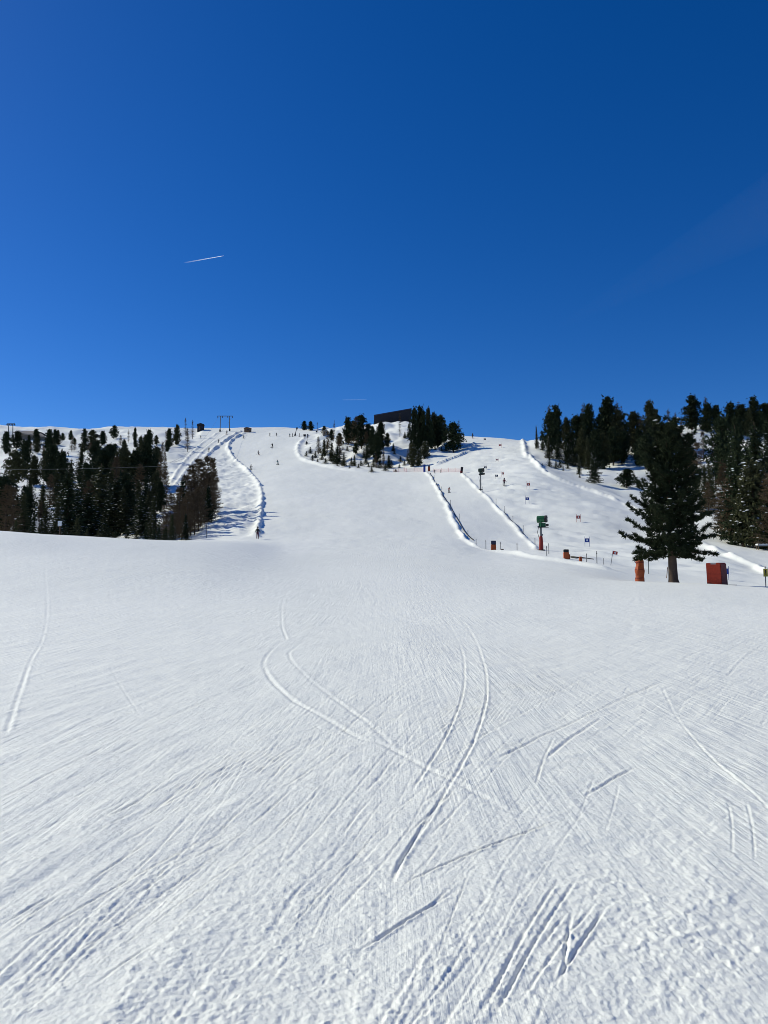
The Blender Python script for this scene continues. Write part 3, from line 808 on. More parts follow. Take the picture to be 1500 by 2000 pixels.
row('trees in the middle of the left forest', {'pine': 'dark stone pine inside the left forest', 'larch': 'brown bare larch inside the left forest', 'spruce': 'dark spruce inside the left forest'}, [
    ('pine', 28, 878, 958, 0.9), ('pine', 46, 858, 935, 0.9), ('pine', 66, 890, 962, 1.0), ('pine', 100, 866, 965, 0.85), ('pine', 120, 880, 975, 0.9), ('pine', 188, 862, 940, 0.85), ('pine', 200, 878, 962, 0.9),
    ('pine', 215, 868, 948, 0.85), ('pine', 240, 874, 962, 0.9), ('pine', 262, 880, 960, 0.9), ('pine', 285, 868, 955, 0.9), ('pine', 302, 872, 950, 0.8), ('pine', 170, 905, 985, 0.9), 
    ('pine', 300, 920, 1002, 0.8), ('spruce', 155, 862, 945, 0.9), ('spruce', 135, 895, 985, 1.0), ('spruce', 250, 920, 1005, 1.0), ('spruce', 178, 925, 1005, 1.0), ('spruce', 215, 915, 1000, 1.0), ('spruce', 108, 915, 998, 1.0), ('spruce', 285, 925, 1005, 0.9),
    ('spruce', 58, 925, 1000, 1.0), ('spruce', 162, 920, 995, 0.9), ('spruce', 198, 935, 1010, 0.9), ('spruce', 234, 930, 1012, 0.9), ('spruce', 20, 915, 990, 1.0), ('spruce', 270, 935, 1015, 1.0), ('pine', 88, 880, 940, 0.9), ('pine', 312, 940, 1010, 0.8), ('spruce', 82, 940, 1015, 0.9), ('larch', 96, 925, 1000, 1.0), ('larch', 272, 905, 985, 1.0), ('larch', 312, 895, 980, 0.9), ('larch', 325, 905, 990, 0.8), ('larch', 228, 890, 970, 1.0), ('larch', 322, 880, 935, 0.8)], {'spruce': 1.3, 'larch': 1.15})
row('trees along the front of the left forest', {'pine': 'dark stone pine at the front of the left forest', 'larch': 'brown bare larch at the front of the left forest', 'spruce': 'snow-flecked spruce at the front of the left forest', 'sapling': 'small conifer before the left forest behind the piste crest'}, [
    ('larch', 10, 945, 1044, 1.1, 104), ('larch', 26, 950, 1044, 1.1, 96), ('spruce', 45, 958, 1048, 1.0, 98), ('spruce', 132, 912, 1050, 1.0, 106), ('spruce', 152, 950, 1050, 1.1, 112), ('spruce', 196, 905, 1045, 1.0, 122),
    ('spruce', 222, 930, 1050, 1.0, 118), ('pine', 245, 925, 1045, 0.85, 126), ('spruce', 290, 950, 1050, 1.0, 116), ('spruce', 300, 965, 1052, 0.9, 110), ('larch', 76, 975, 1048, 0.7, 108), ('larch', 165, 935, 1045, 0.9, 124), ('spruce', 112, 965, 1050, 1.1, 102), ('spruce', 172, 955, 1050, 1.1, 112), ('spruce', 246, 950, 1050, 1.1, 116), ('spruce', 276, 960, 1050, 1.1, 112), ('spruce', 88, 985, 1048, 0.9, 104), ('pine', 50, 950, 1050, 0.8, 112),  ('larch', 250, 935, 1045, 0.9, 128), ('pine', 0, 930, 1044, 0.9, 112),
    ('sapling', 64, 1005, 1046, 0.7, 92), ('sapling', 80, 1008, 1046, 0.7, 94), ('sapling', 150, 1005, 1050, 0.8, 90), ('sapling', 206, 1010, 1053, 0.8, 90), ('sapling', 248, 1030, 1054, 1.0, 88), ('sapling', 285, 1022, 1056, 0.8, 90), ('sapling', 100, 1025, 1050, 0.9, 88), ('sapling', 266, 1035, 1055, 1.0, 88), ('sapling', 170, 1030, 1052, 1.0, 88), ('sapling', 30, 1012, 1046, 0.9, 84), ('sapling', 128, 1028, 1050, 1.0, 84), ('sapling', 192, 1032, 1052, 1.0, 86), ('sapling', 225, 1034, 1054, 1.1, 86), ('sapling', 300, 1030, 1056, 1.0, 88), ('sapling', 322, 1028, 1057, 1.1, 88)], {'spruce': 1.4, 'larch': 1.2, 'sapling': 1.25})
row('larch clump beside the loose snow slope', {'larch': 'brown bare larch in the clump beside the tow track', 'spruce': 'dark spruce in the larch clump beside the tow track', 'sapling': 'small conifer at the right edge of the larch clump'}, [
    ('larch', 318, 985, 1050, 1.0, 108), ('larch', 332, 962, 1050, 1.1, 112), ('larch', 350, 950, 1048, 1.2, 110), ('larch', 366, 960, 1046, 1.1, 106), ('larch', 380, 968, 1038, 1.0, 112), ('larch', 372, 905, 1020, 1.1, 128), ('larch', 386, 893, 1010, 1.1, 136), ('larch', 400, 888, 1000, 1.1, 142), ('larch', 410, 892, 985, 1.0, 150), ('larch', 418, 905, 972, 0.9, 160),
    ('larch', 362, 925, 1030, 1.0, 122), ('larch', 392, 940, 1020, 1.1, 124), ('larch', 408, 930, 1005, 1.0, 132), ('larch', 396, 900, 995, 1.0, 148), ('larch', 342, 985, 1050, 1.1, 100), ('larch', 378, 920, 1015, 1.0, 138), ('spruce', 358, 930, 1035, 1.0, 120), ('spruce', 344, 960, 1045, 0.9, 116), ('spruce', 362, 1000, 1050, 1.2, 102), ('spruce', 336, 1000, 1052, 1.0, 98), ('spruce', 405, 945, 1008, 0.9, 130),
    ('larch', 325, 1002, 1052, 1.3, 100), ('larch', 355, 985, 1048, 1.3, 104), ('larch', 372, 960, 1035, 1.2, 114), ('larch', 388, 950, 1025, 1.2, 118), ('larch', 402, 925, 1005, 1.1, 136), ('larch', 414, 920, 990, 1.0, 148), ('sapling', 419, 970, 993, 1.2), ('sapling', 393, 1012, 1026, 1.5), ('sapling', 425, 930, 942, 1.0), ('sapling', 309, 1015, 1055, 0.7, 92)])
# -- the wooded knoll in the middle
row('trees on the wooded knoll', {'pine': 'dark stone pine on the wooded middle knoll', 'thinlarch': 'thin bare larch on the wooded middle knoll', 'larch': 'brown bushy larch on the wooded middle knoll', 'spruce': 'narrow dark spruce on the wooded middle knoll', 'sapling': 'small conifer in the snow of the middle knoll', 'snowpine': 'snow-dusted pine at the foot of the middle knoll'}, [
    ('pine', 594, 822, 840, 1.3), ('pine', 607, 823, 841, 1.2), ('thinlarch', 620, 824, 843, 1.0), ('pine', 633, 832, 848, 1.1), ('thinlarch', 651, 820, 866, 1.0), ('pine', 648, 838, 864, 0.9), ('pine', 680, 815, 872, 0.75), ('thinlarch', 675, 812, 868, 1.0), ('pine', 706, 811, 884, 0.75), ('larch', 697, 812, 880, 0.8),
    ('pine', 726, 833, 892, 0.6), ('pine', 744, 822, 886, 0.8), ('pine', 736, 842, 905, 0.7), ('thinlarch', 781, 805, 855, 0.9), ('spruce', 791, 843, 858, 1.0), ('pine', 809, 798, 890, 0.42), ('pine', 820, 794, 884, 0.45), ('pine', 834, 796, 878, 0.5), ('pine', 848, 804, 874, 0.5), ('pine', 861, 809, 870, 0.55), ('pine', 843, 822, 884, 0.45), ('pine', 827, 802, 886, 0.55), ('pine', 855, 812, 874, 0.55), ('snowpine', 830, 862, 898, 1.0), ('pine', 869, 826, 868, 0.5), ('pine', 886, 826, 880, 0.85), ('thinlarch', 896, 820, 874, 1.0),
    ('snowpine', 806, 866, 912, 0.95), ('snowpine', 818, 878, 910, 1.0), ('spruce', 768, 865, 885, 0.9), ('pine', 695, 866, 892, 0.8), ('spruce', 718, 868, 898, 0.8), ('spruce', 735, 880, 906, 0.9), ('larch', 622, 852, 886, 0.8), ('spruce', 634, 856, 892, 0.9), ('spruce', 648, 862, 898, 0.9), ('spruce', 658, 870, 905, 0.8), ('pine', 663, 845, 872, 0.8), ('pine', 671, 862, 872, 1.2), ('spruce', 672, 884, 911, 0.8), ('spruce', 692, 888, 910, 0.9), ('pine', 757, 845, 880, 0.6), ('spruce', 688, 835, 858, 0.7),
    ('larch', 748, 880, 915, 0.7), ('spruce', 760, 888, 912, 0.9), ('larch', 735, 886, 914, 0.6),
    ('sapling', 598, 880, 891, 1.0), ('sapling', 610, 888, 900, 1.0), ('sapling', 636, 894, 905, 1.0), ('sapling', 659, 896, 913, 0.7), ('sapling', 683, 908, 917, 1.0), ('sapling', 726, 910, 922, 1.0), ('sapling', 753, 905, 920, 1.0), ('sapling', 773, 915, 921, 1.2), ('sapling', 620, 895, 903, 1.0), ('sapling', 645, 878, 892, 1.0), ('sapling', 668, 898, 908, 1.0), ('sapling', 705, 898, 909, 1.0), ('sapling', 715, 890, 902, 1.0), ('sapling', 782, 890, 900, 1.2), ('sapling', 796, 888, 896, 1.2), ('sapling', 765, 898, 907, 1.0), ('sapling', 862, 872, 884, 1.4), ('sapling', 872, 868, 880, 1.6), ('sapling', 599, 860, 870, 0.8), ('sapling', 625, 872, 880, 1.0), ('sapling', 700, 905, 914, 1.0), ('sapling', 720, 903, 912, 1.0), ('sapling', 780, 905, 913, 1.0),
    ('sapling', 606, 872, 884, 1.0), ('sapling', 616, 880, 893, 1.0), ('sapling', 629, 884, 898, 1.0), ('sapling', 653, 884, 900, 1.0), ('sapling', 664, 876, 890, 1.0), ('sapling', 678, 870, 884, 1.0), ('sapling', 686, 892, 906, 1.0), ('sapling', 711, 878, 893, 1.0), ('sapling', 729, 895, 910, 1.0), ('sapling', 742, 895, 912, 1.0), ('sapling', 790, 898, 910, 1.0), ('sapling', 770, 878, 892, 1.0), ('sapling', 829, 880, 900, 1.0), ('sapling', 838, 884, 897, 1.2), ('sapling', 850, 872, 886, 1.2), ('sapling', 640, 862, 876, 1.0), ('larch', 640, 842, 884, 0.9), ('larch', 663, 850, 898, 0.9), ('larch', 716, 842, 890, 0.8), ('larch', 800, 868, 905, 0.8), ('pine', 690, 822, 866, 0.9), ('pine', 718, 828, 868, 0.8)], {'sapling': 1.5, 'spruce': 1.6, 'larch': 1.4, 'pine': 1.12})
# -- the right forest
row('trees on the skyline of the right hill', {'pine': 'dark stone pine on the skyline of the right hill', 'thinlarch': 'thin bare larch on the skyline of the right hill', 'spruce': 'narrow spruce at the left end of the right skyline', 'larch': 'bare larch on the right hill below the skyline'}, [
    ('spruce', 1049, 829, 878, 0.7), ('pine', 1078, 805, 885, 0.65), ('pine', 1091, 792, 878, 0.7), ('pine', 1110, 815, 885, 0.6), ('pine', 1128, 812, 890, 0.7), ('pine', 1152, 790, 895, 0.75), ('pine', 1140, 806, 890, 0.7), ('pine', 1190, 776, 895, 0.75), ('pine', 1208, 800, 895, 0.7), ('pine', 1178, 795, 892, 0.7), ('thinlarch', 1140, 788, 880, 1.0), ('thinlarch', 1207, 785, 890, 1.0), ('thinlarch', 1218, 790, 885, 1.0), ('thinlarch', 1075, 790, 872, 1.0),
    ('pine', 1238, 803, 878, 0.8), ('pine', 1271, 782, 885, 0.75), ('pine', 1283, 800, 880, 0.7), ('thinlarch', 1307, 798, 850, 1.2), ('thinlarch', 1320, 805, 845, 1.0), ('pine', 1352, 773, 840, 1.35), ('pine', 1382, 787, 845, 1.0), ('pine', 1401, 790, 845, 1.1), ('pine', 1427, 787, 845, 1.1), ('pine', 1447, 790, 848, 1.1), ('pine', 1474, 776, 845, 1.0), ('pine', 1497, 788, 845, 1.1), ('thinlarch', 1442, 783, 842, 1.3), ('thinlarch', 1380, 775, 840, 1.2), ('pine', 1460, 798, 850, 1.0), ('pine', 1485, 805, 852, 1.0),
    ('larch', 1255, 815, 880, 1.0), ('larch', 1330, 822, 862, 1.0), ('pine', 1515, 780, 848, 1.0)])
row('trees on the slope of the right hill', {'pine': 'dark stone pine on the right hill slope', 'spruce': 'snow-flecked spruce on the right hill slope', 'larch': 'brown bare larch on the right hill slope', 'sapling': 'small conifer in the snow of the right hill', 'snowpine': 'snow-dusted stone pine on the right hill slope'}, [
    ('spruce', 1060, 845, 880, 0.9), ('spruce', 1072, 850, 893, 1.0), ('spruce', 1090, 850, 895, 1.0), ('spruce', 1108, 845, 902, 1.0), ('spruce', 1122, 848, 905, 1.0), ('pine', 1138, 838, 908, 0.8), ('pine', 1165, 835, 915, 0.8), ('spruce', 1150, 850, 918, 0.9), ('pine', 1180, 845, 912, 0.85), ('pine', 1198, 835, 905, 0.8), ('pine', 1218, 842, 900, 0.8), ('spruce', 1131, 888, 926, 1.0), ('spruce', 1161, 872, 943, 1.0), ('spruce', 1178, 892, 918, 1.0), ('pine', 1224, 916, 948, 1.6),
    ('sapling', 1073, 892, 906, 1.1), ('sapling', 1086, 898, 909, 1.0), ('sapling', 1094, 895, 908, 1.1), ('sapling', 1109, 902, 911, 1.0), ('sapling', 1240, 880, 895, 1.3), ('sapling', 1215, 890, 903, 1.3), ('sapling', 1132, 925, 930, 1.2), ('sapling', 1059, 908, 911, 1.2), ('sapling', 1100, 912, 916, 1.2),
    ('pine', 1248, 838, 905, 0.8), ('pine', 1262, 850, 920, 0.9), ('larch', 1362, 862, 950, 1.1), ('snowpine', 1345, 848, 925, 0.8), ('spruce', 1392, 890, 985, 0.9), ('larch', 1398, 862, 950, 1.0), ('larch', 1375, 842, 905, 1.0), ('spruce', 1362, 905, 968, 1.0), ('larch', 1345, 880, 965, 1.0), ('spruce', 1378, 905, 990, 1.0), ('pine', 1412, 815, 955, 0.7), ('spruce', 1350, 940, 995, 1.1), ('spruce', 1370, 960, 1010, 1.1), ('sapling', 1330, 985, 1008, 1.3), ('sapling', 1390, 1000, 1025, 1.2), ('sapling', 1358, 1000, 1022, 1.2), ('larch', 1385, 940, 1020, 1.0),
    ('spruce', 1500, 815, 930, 1.0), ('pine', 1440, 815, 900, 0.9), ('spruce', 1470, 820, 905, 0.9), ('larch', 1290, 850, 920, 1.0), ('pine', 1295, 840, 905, 0.8)])
row('large snowy trees at the foot of the right hill', {'spruce': 'large snowy spruce at the foot of the right hill', 'larch': 'tall bare larch at the foot of the right hill', 'snowpine': 'large snow-dusted pine at the foot of the right hill'}, [
    ('spruce', 1452, 830, 1060, 0.95, 116), ('spruce', 1490, 822, 1062, 1.0, 118), ('spruce', 1432, 875, 1052, 0.95, 124), ('larch', 1418, 900, 1050, 1.0, 128), ('larch', 1428, 930, 1052, 1.1, 118), ('snowpine', 1475, 900, 1062, 0.8, 112), ('spruce', 1520, 850, 1064, 1.0, 112), ('spruce', 1465, 860, 1050, 0.9, 132), ('larch', 1506, 920, 1064, 1.0, 108), ('larch', 1408, 960, 1045, 1.0, 132), ('spruce', 1560, 840, 1064, 1.0, 116)])

# -- the big stone pine that stands alone beside the piste
def big_pine():
    rng = np.random.default_rng(505)
    base = at_d(1311, 60.0)
    m_px = 60.0 / FPX                                   # metres per sight-line step at its distance
    H = EYE + 60 * ray(1300, 820)[1] - base.z
    o = empty('lone_stone_pine', base)
    tag(o, 'big dark stone pine standing alone at the right edge of the near piste', 'pine tree')
    def lim(z, a):                                      # crown radius by height and side
        f = z / H
        zs = np.array([0.15, 0.19, 0.26, 0.34, 0.44, 0.55, 0.66, 0.78, 0.88, 0.96, 1.0])
        lf = np.array([2.6, 3.0, 3.3, 3.5, 3.4, 3.0, 2.75, 2.4, 2.05, 1.35, 0.3])
        rt = np.array([2.2, 3.0, 3.1, 3.4, 3.0, 2.75, 2.45, 2.1, 1.8, 1.2, 0.3])
        w = 0.5 - 0.5 * np.cos(a)                       # a = 0 right, pi left
        return 0.90 * (np.interp(f, zs, rt) * (1 - w) + np.interp(f, zs, lf) * w)
    T = Tris(); br_a, br_b, br_w = [], [], []
    pads = []
    def bough(a, z0, L, rise, lift, sway, full=1.0):
        n = max(4, int(L / 0.13))
        v = np.linspace(0.0, 1, n)
        pth = np.stack([np.cos(a + sway * v) * L * v, np.sin(a + sway * v) * L * v, z0 + rise * v + lift * np.maximum(v - 0.5, 0) ** 1.5 * 2.8], 1)
        br_a.append(pth[:-1]); br_b.append(pth[1:]); br_w.append(np.linspace(0.06, 0.015, n - 1))
        P, A = [], []
        for k in range(n):
            if v[k] < 0.2: continue
            for q in range(3):
                sa = a + rng.choice([-1, 1]) * rng.uniform(0.3, 1.5)
                sl = rng.uniform(0.05, 0.60) * (1.1 - 0.72 * v[k]) * full
                P.append(pth[k] + np.array([math.cos(sa) * sl, math.sin(sa) * sl, rng.uniform(-0.06, 0.20)])); A.append([math.cos(sa) * 0.35, math.sin(sa) * 0.35, 0.3])
        P.append(pth[-1]); A.append([math.cos(a) * 0.4, math.sin(a) * 0.4, 0.5])
        P, A = np.array(P), np.array(A)
        T.add(tufts(rng, P, 0.25, 15, 0.26, A, 0.12))                 # one dense bundle at the end of every shoot
        for e in P[rng.random(len(P)) < 0.022]: pads.append(e + np.array([0, 0, 0.12]))
    nb = 128
    for i in range(nb):
        f = 0.165 + 0.815 * (i / (nb - 1)) ** 0.92
        a = i * 2.39996 + rng.normal(0, 0.25)
        a += 0.28 * math.sin(3 * a + 9 * f)
        z0 = H * f + 0.22 * math.sin(i * 1.7)
        L = float(lim(np.array(z0), np.array(a))) * rng.choice([0.58, 0.75, 0.9, 1.0, 1.15], p=[0.2, 0.25, 0.25, 0.2, 0.1])
        rise = -0.08 * L + rng.normal(0, 0.12) if f < 0.30 else 0.10 * L + rng.normal(0, 0.14)
        bough(a, z0, L, rise, 0.26 * L, rng.normal(0, 0.12))
    # long limbs that stand out of the outline, to the left with upturned tips and low on the right
    for a, z0, L, rise, lift in ((3.05, 5.3, 3.9, 0.2, 1.0), (3.3, 4.4, 4.35, -0.1, 0.9), (2.9, 3.6, 4.5, -0.2, 0.8), (3.2, 6.9, 3.2, 0.5, 0.9), (3.0, 9.0, 2.7, 1.3, 0.9), (3.4, 2.6, 4.0, -0.35, 0.3), (0.1, 3.9, 4.1, -0.25, 0.3), (-0.15, 2.9, 3.9, -0.6, 0.1), (0.3, 2.6, 3.6, -0.7, 0.1), (2.7, 2.5, 3.2, -0.5, 0.1), (3.5, 2.4, 2.6, -0.45, 0.0), (3.1, 2.5, 3.4, -0.5, 0.0), (-0.3, 5.2, 3.5, 0.1, 0.5)):
        bough(a, z0, L * 0.87, rise, lift, rng.normal(0, 0.06), 1.0)
    # inner foliage
    zi = rng.uniform(0.19, 0.97, 2300) * H; ai = rng.uniform(0, 6.283, 2300)
    ri = lim(zi, ai) * 0.64 * np.sqrt(rng.uniform(0, 1, 2300))
    T.add(tufts(rng, np.stack([ri * np.cos(ai), ri * np.sin(ai), zi], 1), 0.30, 7, 0.28, None, 0.2))
    link(bpy.data.objects.new('crown', T.mesh('crown', M['needles'])), o)
    B = Tris(); B.add(blades_along(rng, np.concatenate(br_a), np.concatenate(br_b), np.concatenate(br_w)))
    link(bpy.data.objects.new('limbs', B.mesh('limbs', M['bark'])), o)
    link(bpy.data.objects.new('snow', snow_pads(rng, np.array(pads), 0.13)), o)
    tr = tube_mesh('trunk', [(0.12, 0, -0.8), (0.06, 0, 0.0), (0.0, 0, 0.5), (-0.03, 0, 2.2), (-0.12, 0, H * 0.5), (-0.35, 0, H * 0.96)], [0.62, 0.47, 0.37, 0.32, 0.2, 0.03], M['bark'], 12)
    link(bpy.data.objects.new('trunk', tr), o)
    return o
# ------------------------------------------------------------------ things people put on the slope
PAINT = {
    'orange': (0.38, 0.075, 0.018), 'red': (0.36, 0.018, 0.010), 'boxred': (0.46, 0.045, 0.014), 'padred': (0.24, 0.022, 0.014), 'darkred': (0.16, 0.016, 0.014), 'black': (0.018, 0.018, 0.020), 'grey': (0.13, 0.135, 0.14), 'steel': (0.22, 0.23, 0.24), 'green': (0.020, 0.115, 0.045),
    'darkgreen': (0.020, 0.040, 0.030), 'blue': (0.012, 0.045, 0.26), 'yellow': (0.52, 0.36, 0.025), 'white': (0.78, 0.78, 0.76), 'wood': (0.16, 0.095, 0.055), 'greywood': (0.17, 0.15, 0.13), 'slate': (0.012, 0.012, 0.018), 'skin': (0.45, 0.25, 0.17),
    'navy': (0.02, 0.025, 0.06), 'maroon': (0.10, 0.012, 0.025), 'pink': (0.62, 0.12, 0.14), 'pale': (0.42, 0.40, 0.36), 'roofgrey': (0.20, 0.175, 0.155), 'teal': (0.02, 0.12, 0.14)}
for k, c in PAINT.items():
    M[k] = mat(k, c, 0.45 if k in ('steel', 'green', 'darkgreen', 'yellow', 'blue') else 0.62, 0.30, 7.0, metal=0.6 if k == 'steel' else 0.0, spec=0.35, bump=0.25, bscale=26)

class Solid:
    """collects boxes, tubes and turned shapes into one mesh"""
    def __init__(self): self.v, self.f = [], []
    def box(self, c, s, bevel=0.0, taper=1.0, rot=None):
        c = Vector(c); sx, sy, sz = (q / 2 for q in s)
        b = min(bevel, sx * 0.9, sy * 0.9, sz * 0.9)
        n = len(self.v)
        def ring(z, k, inset):
            return [Vector((x * k, y * k, z)) for x, y in ((-sx + inset, -sy + inset + b * (inset == 0)), (sx - inset, -sy + inset + b * (inset == 0)), (sx - inset, sy - inset), (-sx + inset, sy - inset))]
        rings = [ring(-sz, 1, b), ring(-sz + b, 1, 0), ring(sz - b, taper, 0), ring(sz, taper, b)] if b else [ring(-sz, 1, 0), ring(sz, taper, 0)]
        for r_ in rings:
            for p in r_:
                if rot is not None: p = rot @ p
                self.v.append(c + p)
        for i in range(len(rings) - 1):
            for k in range(4):
                k2 = (k + 1) % 4
                self.f.append((n + i * 4 + k, n + i * 4 + k2, n + i * 4 + 4 + k2, n + i * 4 + 4 + k))
        self.f.append((n + 3, n + 2, n + 1, n)); m = n + (len(rings) - 1) * 4
        self.f.append((m, m + 1, m + 2, m + 3))
        return self
    def tube(self, pts, radii, sides=8, cap=True):
        pts = [Vector(p) for p in pts]
        if not hasattr(radii, '__len__'): radii = [radii] * len(pts)
        n = len(self.v)
        for i, (p, r_) in enumerate(zip(pts, radii)):
            t = (pts[min(i + 1, len(pts) - 1)] - pts[max(i - 1, 0)])
            t = t.normalized() if t.length > 1e-9 else Vector((0, 0, 1))
            a = (Vector((0, 1, 0)) if abs(t.y) < 0.9 else Vector((1, 0, 0))).cross(t).normalized()
            b = t.cross(a)
            for k in range(sides):
                q = 2 * math.pi * (k + 0.5) / sides
                self.v.append(p + (a * math.cos(q) + b * math.sin(q)) * r_)
        for i in range(len(pts) - 1):
            for k in range(sides):
                k2 = (k + 1) % sides
                self.f.append((n + i * sides + k, n + i * sides + k2, n + (i + 1) * sides + k2, n + (i + 1) * sides + k))
        if cap:
            self.f.append(tuple(n + k for k in range(sides))[::-1])
            self.f.append(tuple(n + (len(pts) - 1) * sides + k for k in range(sides)))
        return self
    def poly(self, pts, depth, axis=Vector((0, 1, 0))):
        """a flat outline given thickness"""
        pts = [Vector(p) for p in pts]; n = len(self.v); m = len(pts)
        self.v += pts + [p + axis * depth for p in pts]
        self.f.append(tuple(range(n, n + m))); self.f.append(tuple(range(n + m, n + 2 * m))[::-1])
        for k in range(m):
            k2 = (k + 1) % m
            self.f.append((n + k2, n + k, n + m + k, n + m + k2))
        return self
    def build(self, name, material, parent=None, smooth=False):
        o = mesh_obj(name, self.v, self.f, M[material] if isinstance(material, str) else material, parent, smooth)
        me = o.data
        import bmesh
        bm = bmesh.new(); bm.from_mesh(me); bmesh.ops.recalc_face_normals(bm, faces=bm.faces); bm.to_mesh(me); bm.free()
        if smooth:
            try: me.set_sharp_from_angle(angle=R(38))
            except Exception: pass
        return o

def height_at(p, py_top, px):
    return EYE + p.y * ray(px, py_top)[1] - p.z

# -- snow guns on their towers
def snow_gun(px, base, top, label, pad, paint, group='snow guns'):
    p = at(px, base, 70)
    h = height_at(p, top, px)
    o = empty('snow_gun', p)
    tag(o, label, 'snow gun', group)
    zt = h - 1.55                                             # top of the tower
    Solid().tube([(0, 0, -0.6), (0, 0, zt)], [0.15, 0.13], 12).build('tower', 'grey', o, True)
    Solid().box((0, 0, 0.05), (0.9, 0.6, 0.12), 0.02).build('base_plate', 'black', o)
    if pad:
        Solid().tube([(0, 0, 0.05), (0, 0, 0.3), (0.02, 0, 1.1), (0, 0, 1.75), (0, 0, 1.95)], [0.30, 0.30, 0.26, 0.22, 0.17], 12).build('padding', 'padred', o, True)
        Solid().tube([(0.10, 0.1, 1.95), (0.10, 0.1, 2.2)], [0.13, 0.15], 8).build('padding_collar', 'grey', o, True)
    Solid().box((0.35, 0, zt + 0.05), (1.25, 0.8, 0.08), 0.01).build('platform', 'black', o)
    Solid().box((-0.30, 0, zt + 0.12), (0.16, 0.7, 0.22), 0.02).build('turntable', 'grey', o)
    br = Solid()
    for s in (-0.44, 0.44): br.tube([(0.05, s, zt + 0.05), (0.05, s, zt + 1.1)], 0.05, 6)
    br.build('fork', paint, o)
    Solid().box((0.20, 0, zt + 0.36), (0.85, 0.66, 0.5), 0.05).build('compressor_box', paint, o)
    Solid().tube([(0.7, 0.1, zt + 0.34), (1.02, 0.1, zt + 0.36)], [0.16, 0.12], 8).build('motor', 'black', o, True)
    zc = zt + 1.10
    Solid().tube([(-0.48, 0, zc), (-0.42, 0, zc), (0.35, 0, zc + 0.04), (0.52, 0, zc + 0.05)], [0.42, 0.47, 0.45, 0.43], 18).build('barrel', paint, o, True)
    ring = Solid().tube([(0.53, 0, zc + 0.05), (0.60, 0, zc + 0.05), (0.82, 0, zc + 0.06), (0.84, 0, zc + 0.06)], [0.46, 0.48, 0.47, 0.40], 18).build('nozzle_ring', 'black', o, True)
    noz = Solid()
    for k in range(12):
        a = k * math.pi / 6
        noz.tube([(0.84, math.cos(a) * 0.42, zc + 0.06 + math.sin(a) * 0.42), (0.90, math.cos(a) * 0.42, zc + 0.06 + math.sin(a) * 0.42)], 0.03, 5)
    n_ = noz.build('nozzles', 'steel', ring); n_['kind'] = 'stuff'
    Solid().tube([(0.58, 0, zc + 0.05), (0.585, 0, zc + 0.05)], [0.06, 0.47], 14, False).build('fan_guard', 'steel', ring)
    Solid().tube([(-0.35, 0.2, zt), (-0.5, 0.25, zt - 0.6), (-0.25, 0.2, zt * 0.5), (-0.22, 0.15, 0.1)], 0.035, 6).build('hose', 'black', o, True)
    o.rotation_euler = (0, 0, R(-22))
    return o
snow_gun(1057, 1075, 1008, 'green snow gun on grey tower with red padded foot beside race piste', True, 'green')
snow_gun(939, 961, 915, 'dark grey snow gun on bare dark tower, halfway up beside the practice lane', False, 'darkgreen')

# -- padded pole under the big pine
p = at_d(1246, 62.0)
o = empty('padded_pole', p); tag(o, 'pole wrapped in bulging orange padding under the left boughs of the big pine', 'padded pole')
Solid().tube([(0, 0, -0.5), (0, 0, 2.4), (0, 0, 3.1)], [0.15, 0.14, 0.12], 12).build('pole', 'grey', o, True)
rngp = random.Random(4)
cover = Solid()
n_s, zz = 14, [-0.15, 0.05, 0.3, 0.55, 0.8, 1.05, 1.3, 1.55, 1.8, 2.0, 2.15]
pr = [0.37, 0.36, 0.37, 0.36, 0.37, 0.36, 0.36, 0.34, 0.30, 0.26, 0.17]
for z_, r_ in zip(zz, pr):
    for k in range(n_s):
        a = k * 2 * math.pi / n_s; rr = r_ * (1 + rngp.uniform(-0.14, 0.14) + 0.05 * math.sin(z_ * 7))
        cover.v.append(Vector((math.cos(a) * rr + 0.02 * z_, math.sin(a) * rr, z_)))
for i in range(len(zz) - 1):
    for k in range(n_s):
        k2 = (k + 1) % n_s
        cover.f.append((i * n_s + k, i * n_s + k2, (i + 1) * n_s + k2, (i + 1) * n_s + k))
cov = cover.build('padding', 'orange', o, True)
for z_ in (0.45, 1.15, 1.75):
    Solid().tube([(0, 0, z_ - 0.03), (0, 0, z_ + 0.03)], 0.385 if z_ < 1.5 else 0.35, 14, False).build('strap', 'darkred', cov)

# -- the red padded box by the piste edge
p = at_d(1396, 58.0); p.z -= 0.05
o = empty('padded_box', p, R(-52)); tag(o, 'large red padded box with dark side on the piste edge right of big pine', 'crash pad')
w_, h_ = 1.22, height_at(p, 1099, 1396)
body = Solid()
prof = [(-w_ / 2 + 0.05, 0.0), (w_ / 2 - 0.02, 0.0), (w_ / 2 - 0.10, h_ - 0.10), (w_ / 2 - 0.2, h_), (-w_ / 2 + 0.03, h_ - 0.03), (-w_ / 2, h_ - 0.12)]
body.poly([(x_, -0.48, z_) for x_, z_ in prof], 0.96)
body.build('body', 'boxred', o)
Solid().poly([(w_ / 2 - 0.005, -0.44, 0.02), (w_ / 2 - 0.005, 0.44, 0.02), (w_ / 2 - 0.085, 0.42, h_ - 0.12), (w_ / 2 - 0.085, -0.42, h_ - 0.12)], 0.02, Vector((1, 0, 0))).build('side_shade', 'darkred', o)  # darker red paints the shade on the box's right face
Solid().box((-0.02, -0.485, h_ - 0.07), (0.42, 0.02, 0.13), 0.004).build('tag_patch', 'pale', o)
seam = Solid()
for z_ in (0.04, h_ * 0.5): seam.box((0.0, -0.486, z_), (w_ - 0.14, 0.016, 0.03))
seam.build('seam', 'darkred', o)
